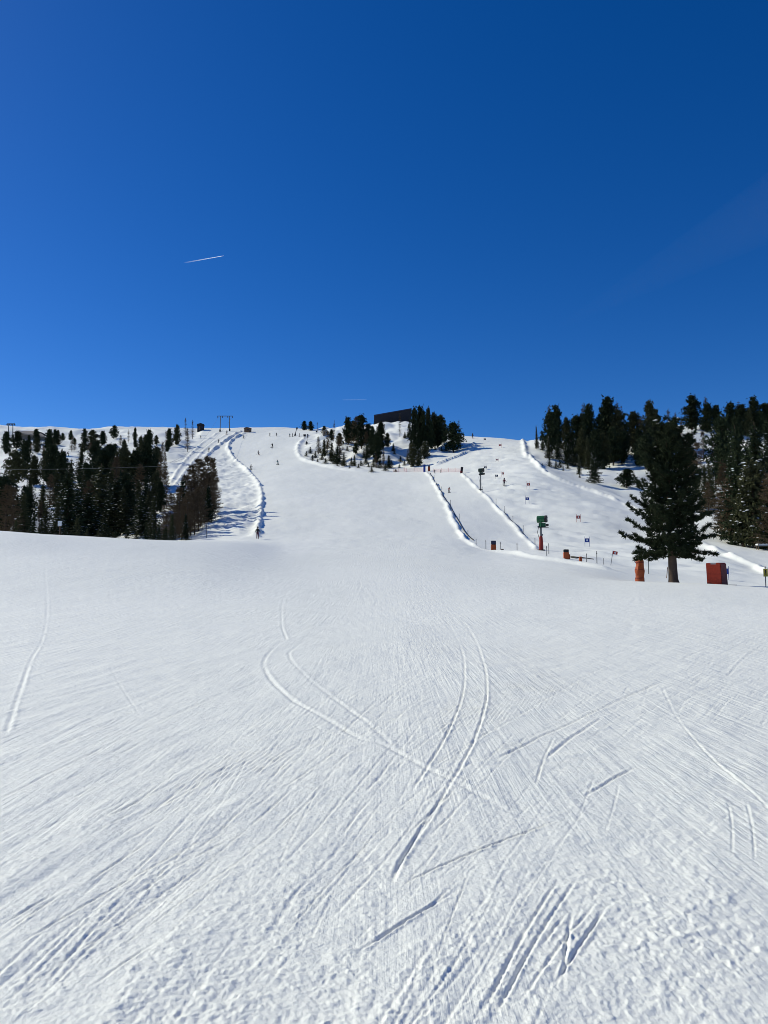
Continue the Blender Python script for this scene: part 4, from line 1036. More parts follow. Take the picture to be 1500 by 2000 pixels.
Solid().tube([(0.5, 0.2, 0.05), (1.3, 0.5, 0.04)], 0.02, 5).build('box_shadow', 'black', o)  # black tube drawn as the box's thin cast shadow, no rope

# -- warning sign
p = at_d(1490, 57.0)
o = empty('warning_sign', p); tag(o, 'yellow warning board with black exclamation mark on a thin post', 'sign')
h_ = height_at(p, 1107, 1490)
Solid().tube([(0, 0, -0.4), (0, 0, h_ - 0.1)], 0.032, 8).build('post', 'greywood', o, True)
Solid().tube([(0, 0, h_ - 0.1), (0, 0, h_ + 0.03)], [0.045, 0.03], 8).build('post_cap', 'darkred', o, True)
bd = Solid().box((0, -0.045, h_ - 0.45), (0.34, 0.02, 0.60), 0.005).build('board', 'yellow', o)
Solid().poly([(-0.042, -0.058, h_ - 0.25), (-0.022, -0.058, h_ - 0.53), (0.022, -0.058, h_ - 0.53), (0.042, -0.058, h_ - 0.25)], -0.004).build('exclamation_bar', 'black', bd)
Solid().tube([(0, -0.058, h_ - 0.61), (0, -0.063, h_ - 0.61)], 0.034, 12).build('exclamation_dot', 'black', bd)

# -- crash mats
def crash_mat(px, top, base, wpx, label, lower, upper, split, rz=0.0, lean=0.0, flap=False):
    p = at(px, base, 60)
    h = height_at(p, top, px); w = wpx * p.y / FPX
    o = empty('crash_mat', p, rz); o.rotation_euler = (0, lean, rz)
    tag(o, label, 'crash mat', 'crash mats along the pistes')
    Solid().box((0, 0, h * split / 2 - 0.1), (w, 0.35, h * split + 0.2), 0.05).build('lower_pad', lower, o)
    Solid().box((0, 0, h * (1 + split) / 2), (w * 0.97, 0.33, h * (1 - split)), 0.05).build('upper_pad', upper, o)
    if flap: Solid().box((w * 0.62, 0.05, h * 0.25), (w * 0.3, 0.3, h * 0.5), 0.04).build('side_pad', lower, o)
    Solid().box((0, -0.19, h * split), (w * 0.9, 0.012, 0.05)).build('strap', 'black', o)
    Solid().tube([(0, 0.24, -0.4), (0, 0.24, h * 1.02)], 0.03, 6).build('stake', 'grey', o)
    return o
crash_mat(964, 1056, 1076, 9.5, 'tall orange crash mat with black top at the foot of the practice lane', 'orange', 'navy', 0.62)
crash_mat(981, 1072, 1079, 6, 'small dark red mat next to the tall mat below the practice lane', 'darkred', 'darkred', 0.6)
crash_mat(1106, 1073, 1093, 10, 'orange crash mat with black top and side flap on the lower race piste', 'orange', 'black', 0.72, flap=True)
crash_mat(1134, 1087, 1098, 5, 'small orange mat at the foot of the race piste near a dark shadow strip', 'orange', 'orange', 0.7)
crash_mat(829, 907, 922, 4.2, 'narrow blue crash mat at the top of the practice lane', 'blue', 'blue', 0.7)
crash_mat(838, 909, 920, 4.4, 'narrow brown orange mat beside the blue mat below the knoll', 'orange', 'greywood', 0.75)
crash_mat(901, 912, 924, 4.6, 'dark tilted mat at the top of the bank right of the practice lane', 'darkred', 'black', 0.35, lean=0.15)
shadow_tube = Solid().tube([at(1116, 1091, 60) + Vector((0, 0, 0.10)), at(1126, 1093, 60) + Vector((0, 0, 0.16)), at(1142, 1093, 60) + Vector((0, 0, 0.08)), at(1160, 1095, 60) + Vector((0, 0, 0.07))], [0.14, 0.10, 0.06, 0.05], 6).build('shadow_strip', 'black')  # black tube laid in place of a shadow line between the mats
tag(shadow_tube, 'dark strip standing in for shadow between the two orange mats of the race piste', 'strap')

# -- marker poles
def pole(px, top, base, label, group, lean=0.0, r_=0.045, m='grey', dmin=60):
    p = at(px, base, dmin)
    h = height_at(p, top, px)
    o = empty('marker_pole', p); o.rotation_euler = (0, lean, 0)
    tag(o, label, 'marker pole', group)
    Solid().tube([(0, 0, -0.4), (0, 0, h * 0.97), (0, 0, h)], [r_, r_ * 0.85, r_ * 0.4], 7).build('shaft', m, o, True)
    Solid().tube([(0, 0, h * 0.82), (0, 0, h * 0.86)], r_ * 1.35, 7).build('rope_clip', 'black', o)
    return o
for n, (px, tp, bs) in enumerate([(949, 1054, 1073), (978, 1058, 1076), (1010, 1060, 1082), (1068, 1066, 1091), (1146, 1081, 1099), (1166, 1076, 1106)]):
    pole(px, tp, bs, f'thin dark pole along the lower rope line, {ORD[n]} from the left', 'poles of the lower rope line')
pole(1072, 1061, 1082, 'thin dark pole right behind the green snow gun foot', 'poles of the race piste')
pole(1267, 1090, 1122, 'thin dark pole between the orange padding and the big pine trunk', 'poles of the race piste')
pole(1302, 1107, 1130, 'leaning brown stake just left of the big pine trunk', 'poles of the race piste', 0.12, 0.04, 'wood')
for n, (px, tp, bs) in enumerate([(848, 928, 940), (862, 950, 963), (880, 976, 990), (897, 1003, 1018), (914, 1035, 1050), (930, 1052, 1068)]):
    pole(px, tp, bs, f'thin pole on the left edge of the practice lane, {ORD[n]} from the top', 'poles left of the practice lane', 0, 0.045)
for n, (px, tp, bs) in enumerate([(910, 924, 936), (943, 950, 964), (969, 973, 988), (985, 988, 1003), (1002, 1007, 1024), (1022, 1025, 1044), (1045, 1050, 1068)]):
    pole(px, tp, bs, f'thin pole on the bank right of the practice lane, {ORD[n]} from the top', 'poles right of the practice lane', 0, 0.045)
pole(403, 1024, 1051, 'thin dark pole at the foot of the loose snow slope left', 'poles on the left', 0, 0.04, dmin=84)
pole(255, 1018, 1049, 'thin grey pole in front of the left forest', 'poles on the left', 0, 0.035, dmin=80)
pole(1149 + 30, 1090, 1104, 'short dark stake between race gates near the piste edge', 'poles of the race piste', 0, 0.025)
# notice board at the forest edge
p = at_d(118, 88.0)
o = empty('notice_board', p); tag(o, 'small white notice board on a brown post before the left forest', 'sign')
h_ = height_at(p, 1019, 118)
Solid().box((0, 0, h_ / 2 - 0.3), (0.10, 0.10, h_ + 0.4)).build('post', 'wood', o)
Solid().box((0.0, -0.075, h_ - 0.25), (0.46, 0.03, 0.55), 0.006).build('board', 'white', o)
Solid().box((0, -0.02, h_ + 0.05), (0.5, 0.2, 0.06), 0.02).build('snow_cap', M['tree_snow'], o)

# -- race gates
def gate(px, top, base, wpx, colour, label, lean=0.0, dmin=60):
    p = at(px, base, dmin)
    h = max(height_at(p, top, px), 0.9); w = max(wpx * p.y / FPX, 0.55)
    o = empty('race_gate', p); o.rotation_euler = (0, lean, 0)
    tag(o, label, 'race gate', 'race gates')
    for s in (-1, 1): Solid().tube([(s * w / 2, 0, -0.3), (s * w / 2, 0, h)], 0.024, 6).build('gate_pole', colour, o)
    pn = Solid().box((0, 0, h * 0.62), (w * 0.96, 0.012, min(0.55, h * 0.45))).build('panel', colour, o)
    Solid().box((0, -0.009, h * 0.62), (w * 0.34, 0.004, min(0.55, h * 0.45) * 0.45)).build('print', 'white', pn)
    return o
gate(1130, 1004, 1022, 8, 'red', 'red race gate right of the green snow gun, higher up')
gate(1147, 1048, 1069, 9, 'blue', 'blue race gate right of the green snow gun, low on the piste')
gate(1030, 968, 985, 7, 'blue', 'blue race gate right of the long shadow of the dark snow gun')
gate(1032, 940, 957, 6, 'red', 'red race gate right of the standing racer')
gate(970, 926, 937, 5, 'navy', 'dark blue race gate just left above the standing racer')
gate(982, 921, 933, 4, 'red', 'small red race gate right above the standing racer')
gate(948, 909, 918, 5, 'navy', 'dark blue race gate beside the head of the dark snow gun')
gate(971, 895, 904, 5, 'red', 'red race gate on the upper race piste, second from the ridge')
gate(977, 866, 875, 5, 'red', 'red race gate on the race piste nearest to the ridge')
gate(947, 855, 862, 4, 'navy', 'small dark race gate just below the ridge of the race piste')
gate(1418, 1106, 1133, 6, 'blue', 'blue race gate half hidden behind the red padded box')
p = at(1193, 1106, 60); o = empty('gate_flag', p); o.rotation_euler = (0, 0.17, 0)
tag(o, 'red flag on a leaning dark pole left of the big pine', 'flag')
h_ = height_at(p, 1075, 1197)
Solid().tube([(0, 0, -0.3), (0, 0, h_)], 0.03, 6).build('pole', 'grey', o)
fl = Solid().box((0.27, 0, h_ - 0.2), (0.52, 0.015, 0.34)).build('flag', 'red', o)
Solid().box((0.27, -0.01, h_ - 0.2), (0.2, 0.004, 0.16)).build('print', 'white', fl)

# -- pink safety net below the knoll, seen through
mnet = bpy.data.materials.new('net'); n, l = nodes_of(mnet)
bs = n['Principled BSDF']; bs.inputs['Base Color'].default_value = (0.55, 0.10, 0.10, 1); bs.inputs['Roughness'].default_value = 0.7
tc = n.new('ShaderNodeTexCoord'); wv = n.new('ShaderNodeTexWave'); wv.inputs['Scale'].default_value = 6.0; wv.bands_direction = 'DIAGONAL'
l.new(tc.outputs['Object'], wv.inputs['Vector'])
mrn = n.new('ShaderNodeMapRange'); mrn.inputs['To Min'].default_value = 0.05; mrn.inputs['To Max'].default_value = 0.35
l.new(wv.outputs['Fac'], mrn.inputs[0]); l.new(mrn.outputs[0], bs.inputs['Alpha'])
def net(pts, label, hgt=1.1):
    P = [at(*q, 60) for q in pts]
    o = empty('safety_net', P[0]); tag(o, label, 'safety net', 'pink nets below the knoll')
    s = Solid()
    for a, b in zip(P[:-1], P[1:]):
        n0 = len(s.v)
        s.v += [a - P[0], b - P[0], b - P[0] + Vector((0, 0, hgt)), a - P[0] + Vector((0, 0, hgt))]; s.f.append((n0, n0 + 1, n0 + 2, n0 + 3))
    mesh_obj('mesh', s.v, s.f, mnet, o)
    for a in P: Solid().tube([a - P[0] - Vector((0, 0, 0.3)), a - P[0] + Vector((0, 0, hgt + 0.25))], 0.035, 6).build('net_pole', 'pink', o)
    return o
net([(768, 922), (778, 922), (790, 921), (794, 922), (810, 921), (827, 921)], 'pink safety net at the foot of the knoll, left of the blue mat')
net([(846, 922), (862, 922), (876, 922), (889, 922), (899, 922)], 'pink safety net across the top of the practice lane')

# -- dark lines along the banks, drawn as thin black tubes
def hose(pts, r_, label, dz=0.05):
    L = smooth_line([hit(*q, 60) for q in pts], 5)
    o = Solid().tube([(a, b, gz(a, b) + dz) for a, b in L], r_, 6).build('dark_line', 'black')
    return tag(o, label, 'hose')
hose([(840, 924), (848, 940), (862, 963), (880, 991), (895, 1016), (909, 1040), (925, 1056)], 0.085, 'long black line lying along the left edge of the practice lane')
hose([(985, 1003), (998, 1016), (1012, 1031), (1026, 1047)], 0.045, 'short thin black line along the bank right of the practice lane')

# -- snow covered table by the right forest
p = at(1488, 1074, 60); o = empty('snow_covered_table', p); tag(o, 'snow-covered wooden table on posts at the foot of the right forest', 'table')
Solid().box((0.25, 0, 0.62), (2.2, 0.9, 0.07)).build('table_top', 'greywood', o)
Solid().box((0.3, 0, 0.80), (2.1, 0.86, 0.30), 0.12).build('snow_cap', M['tree_snow'], o)
for a_, b_ in ((-0.6, -0.3), (1.1, -0.3), (-0.6, 0.3), (1.1, 0.3)): Solid().box((a_, b_, 0.2), (0.09, 0.09, 0.84)).build('leg', 'wood', o)
Solid().box((-0.62, -0.34, 0.9), (0.07, 0.07, 1.0)).build('handrail_post', 'greywood', o)

# -- buildings on the ridge
def hut(px, base, wpx, hpx, label, wall, roof_m, name='lift_hut', rz=0.2, dm=200):
    p = at(px, base, dm); k = p.y / FPX
    w, h = wpx * k, hpx * k
    o = empty(name, p, rz); tag(o, label, 'hut', 'huts on the ridge')
    Solid().box((0, 0, h * 0.36 - 0.5), (w * 0.86, w * 0.7, h * 0.72 + 1.0)).build('wall', wall, o)
    rf = Solid().poly([(-w / 2, -w * 0.42, h * 0.70), (w / 2, -w * 0.42, h * 0.70), (w * 0.42, -w * 0.42, h * 0.86), (0, -w * 0.42, h), (-w * 0.42, -w * 0.42, h * 0.86)], w * 0.84).build('roof', roof_m, o)
    d_ = Solid().box((-w * 0.15, -w * 0.352, h * 0.26), (w * 0.2, 0.05, h * 0.5)).build('door', 'wood', o)
    Solid().box((w * 0.2, -w * 0.352, h * 0.42), (w * 0.2, 0.05, h * 0.22)).build('window', 'navy', o)
    return o
hut(392, 840, 15, 14, 'small dark hut on the ridge left of the tow-lift tower', 'slate', 'slate')
hut(484, 844, 13, 9, 'low dark brown shed at the top end of the curved bank', 'wood', 'wood', 'wooden_shed', -0.3)
hut(635, 853, 11, 9, 'small greyish brown hut at the left end of the wooded knoll', 'greywood', 'roofgrey', 'wooden_shed', 0.3)
hut(189, 852, 9, 6, 'tiny flat dark hut on the left ridge between pines', 'slate', 'slate', 'wooden_shed', 0.0)

p = at_d(768, 372.0); k = 372 / FPX
o = empty('summit_building', p); tag(o, 'dark building with slanting roofline on top of the knoll', 'building')
zb = lambda py: EYE + 372 * ray(768, py)[1] - p.z
X_ = lambda px: (px - 768) * k
wl_ = Solid().poly([(X_(727.5), 0, zb(846)), (X_(804), 0, zb(846)), (X_(804), -0.6, zb(799.5)), (X_(731), -0.6, zb(812.5))], 14).build('wall', 'slate', o)
Solid().poly([(X_(730), -1.0, zb(813)), (X_(804.5), -1.0, zb(799.6)), (X_(804.5), -1.0, zb(798)), (X_(730), -1.0, zb(811))], 15.4).build('roof', 'navy', o)
Solid().poly([(X_(804.2), -0.3, zb(846)), (X_(804.2), 13.5, zb(846)), (X_(808), 13.5, zb(801.5)), (X_(807), -0.3, zb(801))], 0.3, Vector((1, 0, 0))).build('side_wall', 'pale', o)
Solid().tube([(X_(756), 3, zb(809)), (X_(756), 3, zb(803.5))], 0.1, 6).build('antenna', 'grey', o)
for i_ in range(11):
    xa = X_(736 + i_ * 6.2)
    Solid().box((xa, -0.45, zb(822)), (0.08, 0.12, 6.0)).build('facade_rib', 'black', wl_)
p = at(760, 824, 200); o = empty('wooden_cross', p); tag(o, 'thin pale wooden cross before the dark summit building', 'cross')
Solid().box((0, 0, 1.0), (0.16, 0.14, 3.4)).build('upright', 'pale', o); Solid().box((0, -0.09, 2.1), (0.9, 0.08, 0.14)).build('crossbar', 'pale', o)

# long roof on the far left ridge
p = at_d(50, 372.0); k = 372 / FPX
o = empty('long_roof_building', p); tag(o, 'long low building with bare grey brown roof at the far left ridge', 'building')
X_ = lambda px: (px - 50) * k
zb = lambda py: EYE + 372 * ray(50, py)[1] - p.z
Solid().poly([(X_(22), -2, zb(845)), (X_(86), -2, zb(853)), (X_(66), 6, zb(843)), (X_(46), 8, zb(836)), (X_(28), 8, zb(836))], 0.4, Vector((0, 0.2, -1))).build('roof', 'roofgrey', o)
Solid().poly([(X_(24), 0, zb(870)), (X_(84), 0, zb(870)), (X_(84), 0, zb(853.5)), (X_(24), 0, zb(846))], 9).build('wall', 'greywood', o)
Solid().poly([(X_(46), 8.5, zb(838)), (X_(86), 8.5, zb(853)), (X_(80), 8.5, zb(848.5)), (X_(60), 8.5, zb(838.5)), (X_(44), 8.5, zb(834.5))], 1).build('ridge_board', 'slate', o)

# -- tow lift: portal mast, masts, ropes
def portal(px0, px1, top, b0, b1, d, label, arm_px=7):
    P0, P1 = at_d(px0, d), at_d(px1, d)
    o = empty('lift_mast', P0); tag(o, label, 'lift mast', 'lift masts on the ridge')
    zt = EYE + d * ray((px0 + px1) / 2, top)[1]
    for P in (P0, P1):
        q = P - P0
        Solid().tube([q - Vector((0, 0, 0.5)), Vector((q.x * 0.92 + (P1 - P0).x * 0.02, q.y, zt - P0.z))], [0.26, 0.18], 8).build('post', 'grey', o, True)
        Solid().box(q + Vector((0, 0, 0.5)), (0.7, 0.7, 1.4), 0.05).build('foot_padding', 'black', o)
    k = d / FPX
    L = (P1 - P0).x
    Solid().box((L / 2, 0, zt - P0.z + 0.1), (L + arm_px * 1.6 * k, 0.3, 0.3)).build('crossbeam', 'grey', o)
    for xx in (-arm_px * 0.7 * k, arm_px * 0.6 * k, L - arm_px * 0.6 * k, L + arm_px * 0.7 * k):
        sh = Solid()
        sh.box((xx, 0, zt - P0.z - 0.35), (0.14, 0.9, 0.5))
        for yy in (-0.4, 0.4): sh.tube([(xx - 0.1, yy, zt - P0.z - 0.55), (xx + 0.1, yy, zt - P0.z - 0.55)], 0.28, 8)
        sh.build('sheave', 'black', o)
    return o, P0, P1, zt
mast, A0, A1, zt = portal(427, 446, 813, 838, 848, 400, 'tow-lift portal mast with crossbeam on the ridge beside the main piste')
portal(10, 19, 828, 846, 850, 378, 'lift portal mast with crossbeam at the far left edge of the ridge', 4)
for n, (dx, word) in enumerate(((-1.2, 'left'), (6.4, 'right'))):
    q0 = Vector((A0.x + dx, 400, zt - 0.6)); q1 = at_d(330 + n * 8, 205) + Vector((0, 0, 8.0))
    pts = [q0.lerp(q1, t) - Vector((0, 0, 7.0 * 4 * t * (1 - t) * 0.5)) for t in [i / 12 for i in range(13)]]
    c_ = Solid().tube(pts, 0.025, 5).build('haul_rope', 'grey')
    tag(c_, f'thin tow-lift rope running down from the {word} side of the ridge mast', 'lift rope', 'tow lift ropes')
q0, q1 = at_d(-60, 150), at_d(318, 150)
z0 = EYE + 150 * ray(0, 916)[1]
c_ = Solid().tube([(q0.x + (q1.x - q0.x) * t, 150, z0 + (0.6 * t) - 1.2 * t * (1 - t)) for t in [i / 10 for i in range(11)]], 0.02, 5).build('overhead_cable', 'steel')
tag(c_, 'thin grey cable stretched across the front of the left forest', 'cable')
p = at(576, 851, 200); o = empty('leaning_mast', p); o.rotation_euler = (0, 0.22, 0); tag(o, 'leaning dark mast on top of the main piste among people', 'mast')
h_ = 17 * p.y / FPX
Solid().tube([(0, 0, -0.4), (0, 0, h_)], [0.22, 0.14], 8).build('shaft', 'navy', o, True)
Solid().box((0, 0, 0.5), (0.7, 0.6, 1.2), 0.08).build('foot_padding', 'black', o)
Solid().box((0.15, 0, h_ * 0.9), (0.7, 0.5, 1.0), 0.06).build('head_unit', 'slate', o)
def board_sign(px, top, base, wpx, colour, label):
    p = at(px, base, 200); h = height_at(p, top, px); w = wpx * p.y / FPX
    o = empty('piste_sign', p); tag(o, label, 'sign', 'signs at the top of the main piste')
    Solid().tube([(0, 0, -0.4), (0, 0, h * 0.9)], 0.06, 6).build('post', 'grey', o)
    Solid().box((0, -0.1, h * 0.72), (w, 0.08, h * 0.5), 0.02).build('board', colour, o)
board_sign(595, 848, 858, 5, 'slate', 'square dark sign at the top right of the main piste')
board_sign(601, 847, 862, 2.5, 'greywood', 'narrow tall sign next to the square dark sign atop the main piste')
board_sign(599, 863, 871, 3.5, 'slate', 'dark round-looking sign below the square sign by the knoll lip')
board_sign(618, 841, 846, 2.5, 'black', 'tiny black marker board on the ridge above the knoll lip')
# ------------------------------------------------------------------ people
def skinned(name, verts, edges, radii, sub=1):
    """one continuous surface grown round a jointed skeleton"""
    me = bpy.data.meshes.new(name); me.from_pydata(verts, edges, [])
    ob = bpy.data.objects.new(name, me); COL.objects.link(ob)
    md = ob.modifiers.new('skin', 'SKIN'); md.use_smooth_shade = True
    sv = me.skin_vertices[0].data if me.skin_vertices else None
    if sv is None:
        import bmesh
        bm = bmesh.new(); bm.from_mesh(me); bm.verts.layers.skin.verify(); bm.to_mesh(me); bm.free(); sv = me.skin_vertices[0].data
    for i, r_ in enumerate(radii):
        sv[i].radius = r_ if hasattr(r_, '__len__') else (r_, r_); sv[i].use_root = (i == 0)
    ob.modifiers.new('sub', 'SUBSURF').render_levels = sub; ob.modifiers['sub'].levels = sub
    dg = bpy.context.evaluated_depsgraph_get()
    out = bpy.data.meshes.new_from_object(ob.evaluated_get(dg))
    bpy.data.objects.remove(ob)
    out.name = name
    return out

POSES = {}
def pose(name, hip, knees, ankles, chest, neck, head, elbows, hands):
    V = [hip, tuple((a * 0.5 + b * 0.5) for a, b in zip(hip, chest)), chest, neck, head, (head[0], head[1] + 0.02, head[2] + 0.12)]
    Rr = [(0.155, 0.12), (0.15, 0.115), (0.185, 0.125), 0.058, 0.10, 0.085]
    E = [(0, 1), (1, 2), (2, 3), (3, 4), (4, 5)]
    for s, kn, an, el, ha in ((-1, knees[0], ankles[0], elbows[0], hands[0]), (1, knees[1], ankles[1], elbows[1], hands[1])):
        n = len(V)
        hj = (hip[0] + s * 0.10, hip[1], hip[2] - 0.05)
        toe = (an[0], an[1] - 0.17, an[2] - 0.05)
        V += [hj, kn, an, toe]; Rr += [0.105, 0.078, 0.068, 0.055]; E += [(0, n), (n, n + 1), (n + 1, n + 2), (n + 2, n + 3)]
        n = len(V)
        sh = (chest[0] + s * 0.20, chest[1], chest[2] + 0.06)
        fin = tuple(h + (h - e) * 0.28 for h, e in zip(ha, el))
        V += [sh, el, ha, fin]; Rr += [0.075, 0.062, 0.048, 0.03]; E += [(2, n), (n, n + 1), (n + 1, n + 2), (n + 2, n + 3)]
        th = (ha[0] - s * 0.06, ha[1] - 0.03, ha[2] + 0.01); V.append(th); Rr.append(0.018); E.append((n + 2, len(V) - 1))
    POSES[name] = (skinned('body_' + name, V, E, Rr), head, ankles, hands, chest)
# facing -y, that is downhill towards the viewer
pose('glide', (0, 0.10, 0.72), ((-0.16, -0.12, 0.44), (0.16, -0.10, 0.44)), ((-0.16, 0.03, 0.12), (0.16, 0.05, 0.12)), (0, -0.08, 1.16), (0, -0.14, 1.34), (0, -0.19, 1.46), ((-0.40, -0.18, 1.02), (0.40, -0.16, 1.02)), ((-0.40, -0.44, 1.02), (0.40, -0.42, 1.02)))
pose('turn', (-0.10, 0.10, 0.70), ((-0.12, -0.10, 0.44), (0.18, -0.10, 0.44)), ((0.02, 0.03, 0.12), (0.30, 0.05, 0.12)), (-0.14, -0.06, 1.14), (-0.13, -0.12, 1.32), (-0.12, -0.16, 1.44), ((-0.52, -0.14, 1.00), (0.26, -0.14, 1.02)), ((-0.60, -0.38, 0.98), (0.34, -0.40, 1.06)))
pose('stand', (0, 0.02, 0.86), ((-0.11, -0.02, 0.48), (0.11, -0.03, 0.48)), ((-0.12, 0.03, 0.10), (0.12, 0.03, 0.10)), (0, 0.0, 1.30), (0, -0.01, 1.49), (0, -0.03, 1.61), ((-0.32, 0.03, 1.10), (0.32, 0.03, 1.10)), ((-0.30, -0.16, 0.94), (0.42, -0.14, 0.98)))

def person(px, top, base, posename, jacket, trousers, helmet, label, rz=0.0, skis=True, poles=True, dmin=60, name='person', group='people on the slopes'):
    body0, head, ank, hands, chest = POSES[posename]
    p = at(px, base, dmin)
    h = height_at(p, top, px)
    k = h / (head[2] + 0.24)
    o = empty(name, p, rz, k)
    tag(o, label, 'person', group)
    me = body0.copy(); me.materials.clear()
    for m_ in (jacket, trousers, 'skin', 'black'): me.materials.append(M[m_])
    waist = chest[2] - 0.32
    for f in me.polygons:
        c = f.center
        near_hand = min((Vector(c) - Vector(hh)).length for hh in hands) < 0.10
        f.material_index = 3 if near_hand or c[2] < 0.17 else (2 if c[2] > head[2] - 0.13 and abs(c[0] - head[0]) < 0.16 else (0 if c[2] > waist or abs(c[0] - chest[0]) > 0.26 and c[2] > waist - 0.3 else 1))
    link(bpy.data.objects.new('body', me), o)
    hx, hy, hz = head
    hm = Solid().tube([(hx, hy + 0.03, hz - 0.02), (hx, hy + 0.025, hz + 0.06), (hx, hy + 0.02, hz + 0.15), (hx, hy + 0.02, hz + 0.21), (hx, hy + 0.02, hz + 0.235)], [0.125, 0.14, 0.125, 0.075, 0.02], 12).build('helmet', helmet, o, True)
    Solid().box((hx, hy - 0.105, hz + 0.045), (0.19, 0.05, 0.07), 0.02).build('goggles', 'black', hm)
    if skis:
        for a in ank:
            Solid().poly([(a[0] - 0.035, 0.75, -0.0), (a[0] + 0.035, 0.75, 0.0), (a[0] + 0.033, -0.85, 0.0), (a[0], -1.02, 0.06), (a[0] - 0.033, -0.85, 0.0)], 0.025, Vector((0, 0, 1))).build('ski', 'navy' if jacket != 'navy' else 'red', o)
            Solid().box((a[0], a[1] - 0.06, 0.075), (0.11, 0.30, 0.15), 0.03).build('boot', 'black', o)
    if poles:
        for s, hd in zip((-1, 1), hands):
            Solid().tube([hd, (hd[0] + s * 0.12, hd[1] + 0.55, 0.06)], 0.012, 5).build('ski_pole', 'grey', o)
    return o
person(985, 933, 950, 'stand', 'maroon', 'black', 'black', 'racer in dark red standing on bright snow patch among the gates', 0.2)
person(877, 951, 962, 'glide', 'red', 'black', 'black', 'small skier with red jacket gliding down the practice lane', 0.3, poles=False)
person(505, 880, 889, 'turn', 'navy', 'slate', 'black', 'skier in dark blue high on the main piste, near the left bank', 0.5)
person(532, 865, 875, 'glide', 'black', 'slate', 'grey', 'uppermost of the four skiers on the main piste, dressed in black', -0.5)
person(543, 898, 908, 'turn', 'teal', 'black', 'black', 'skier in dark teal, rightmost of the four on the main piste', -0.6)
person(490, 907, 917, 'glide', 'black', 'navy', 'black', 'lowest of the four skiers on the main piste, close to the left bank', 0.4)
person(503, 1028, 1051, 'stand', 'black', 'maroon', 'black', 'person in black jacket and dark red trousers at the foot of the left bank', 0.5, skis=False, poles=False, dmin=84)
person(408, 873, 884, 'stand', 'black', 'slate', 'navy', 'lowest tow-lift rider in black on the track beside the larches', 2.6, group='tow-lift riders')
person(427, 857, 866, 'stand', 'grey', 'navy', 'black', 'middle tow-lift rider in grey on the upper tow track', 2.6, group='tow-lift riders')
person(443, 840, 849, 'stand', 'navy', 'black', 'black', 'uppermost tow-lift rider in dark blue under the portal mast', 2.6, group='tow-lift riders')
person(392, 850, 856, 'stand', 'slate', 'black', 'black', 'person in dark clothes on the snow below the small ridge hut', 1.0, skis=False, poles=False)
person(476, 849, 857, 'glide', 'teal', 'black', 'black', 'skier in dark teal at the upper end of the curved bank', 0.2)
for n, (px, c_) in enumerate(((527, 'slate'), (540, 'greywood'), (566, 'teal'), (571, 'black'), (585, 'navy'))):
    person(px, 845 + (n > 1), 852 + (n > 1), 'stand', c_, 'black', 'black', f'person standing at the top of the main piste, {ORD[n]} from the left', 0.4 * n, group='people at the top of the main piste')
person(849, 917, 924, 'stand', 'black', 'navy', 'black', 'person in black at the top of the practice lane near the mats', 0.4)
person(861, 917, 923, 'stand', 'greywood', 'black', 'black', 'person in brown at the top of the practice lane by the net', -0.3)
person(923, 846, 856, 'stand', 'navy', 'black', 'black', 'lone person on the ridge line right of the knoll', 0.3, dmin=200)

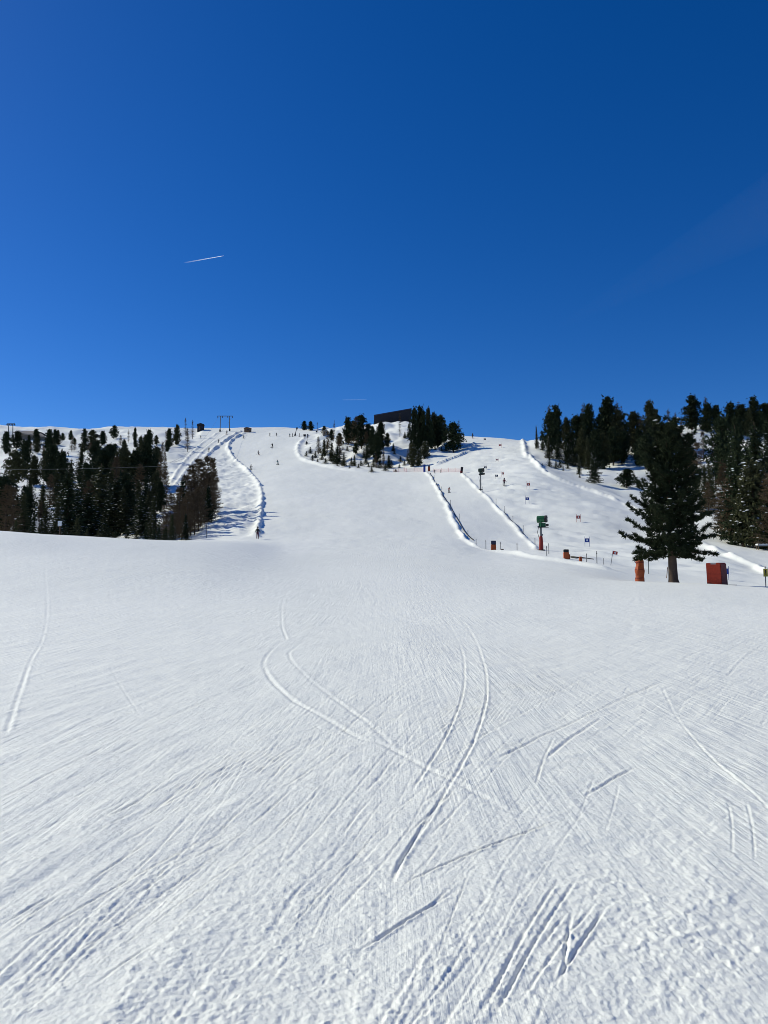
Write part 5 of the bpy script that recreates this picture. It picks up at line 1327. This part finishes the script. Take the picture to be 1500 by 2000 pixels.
# ------------------------------------------------------------------ vapour trails high in the sky
def trail(pa, pb, dist, wpx, strength, label, fade=1.4):
    A = Vector((ray(*pa)[0] * dist, dist, EYE + ray(*pa)[1] * dist)); B = Vector((ray(*pb)[0] * dist, dist, EYE + ray(*pb)[1] * dist))
    L = (B - A).length; k = dist / FPX
    m = bpy.data.materials.new('vapour'); n, l = nodes_of(m)
    n.remove(n['Principled BSDF'])
    df = n.new('ShaderNodeBsdfDiffuse'); df.inputs[0].default_value = (0.95, 0.95, 0.95, 1)
    tl = n.new('ShaderNodeBsdfTranslucent'); tl.inputs[0].default_value = (0.95, 0.95, 0.95, 1)
    tp = n.new('ShaderNodeBsdfTransparent'); ad = n.new('ShaderNodeAddShader'); mxs = n.new('ShaderNodeMixShader')
    l.new(df.outputs[0], ad.inputs[0]); l.new(tl.outputs[0], ad.inputs[1]); l.new(tp.outputs[0], mxs.inputs[1]); l.new(ad.outputs[0], mxs.inputs[2])
    l.new(mxs.outputs[0], n['Material Output'].inputs['Surface'])
    tc = n.new('ShaderNodeTexCoord'); sp = n.new('ShaderNodeSeparateXYZ'); l.new(tc.outputs['Generated'], sp.inputs[0])
    nz = n.new('ShaderNodeTexNoise'); nz.inputs['Scale'].default_value = 8; l.new(tc.outputs['Generated'], nz.inputs['Vector'])
    pw = n.new('ShaderNodeMath'); pw.operation = 'POWER'; pw.inputs[1].default_value = fade; l.new(sp.outputs['X'], pw.inputs[0])
    ml = n.new('ShaderNodeMath'); ml.operation = 'MULTIPLY'; ml.inputs[1].default_value = strength; l.new(pw.outputs[0], ml.inputs[0])
    m2 = n.new('ShaderNodeMath'); m2.operation = 'MULTIPLY'; l.new(ml.outputs[0], m2.inputs[0])
    mr = n.new('ShaderNodeMapRange'); mr.inputs['To Min'].default_value = 0.75; mr.inputs['To Max'].default_value = 1.25; l.new(nz.outputs[0], mr.inputs[0]); l.new(mr.outputs[0], m2.inputs[1])
    l.new(m2.outputs[0], mxs.inputs[0])
    s = Solid(); N = 16
    s.tube([A.lerp(B, i / N) - A for i in range(N + 1)], [k * wpx * (1.0 - 0.62 * i / N) * (1 if 0 < i < N else 0.4) for i in range(N + 1)], 8)
    o = s.build('vapour_trail', m, None, True); o.location = A
    o.visible_shadow = True
    tag(o, label, 'vapour trail', 'vapour trails')
    return o
trail((358, 513.5), (437, 499.5), 24000, 1.15, 0.45, 'short white vapour trail left of the middle of the blue sky', 0.9)
trail((668, 781), (716, 780.5), 40000, 0.8, 0.07, 'very faint tiny vapour trail low above the summit building', 0.3)

def old_trail(pa, pb, dist, wpx, tau, label):
    """a spread-out old trail: a roll of thin air full of ice"""
    A = Vector((ray(*pa)[0] * dist, dist, EYE + ray(*pa)[1] * dist)); B = Vector((ray(*pb)[0] * dist, dist, EYE + ray(*pb)[1] * dist))
    k = dist / FPX
    m = bpy.data.materials.new('thin_ice'); n, l = nodes_of(m)
    n.remove(n['Principled BSDF'])
    vs = n.new('ShaderNodeVolumePrincipled'); vs.inputs['Color'].default_value = (0.97, 0.97, 1.0, 1); vs.inputs['Density'].default_value = tau / (2 * wpx * k); vs.inputs['Anisotropy'].default_value = 0.2
    l.new(vs.outputs[0], n['Material Output'].inputs['Volume'])
    N = 14
    o = Solid().tube([A.lerp(B, i / N) - A for i in range(N + 1)], [k * wpx * (0.05 + 0.95 * i / N) for i in range(N + 1)], 20).build('vapour_trail', m, None, True)
    o.location = A
    return tag(o, label, 'vapour trail', 'vapour trails')
old_trail((1090, 640), (1700, 300), 24000, 95, 0.022, 'broad faint old vapour trail slanting across the right side of the sky')
build_snow()
big_pine()
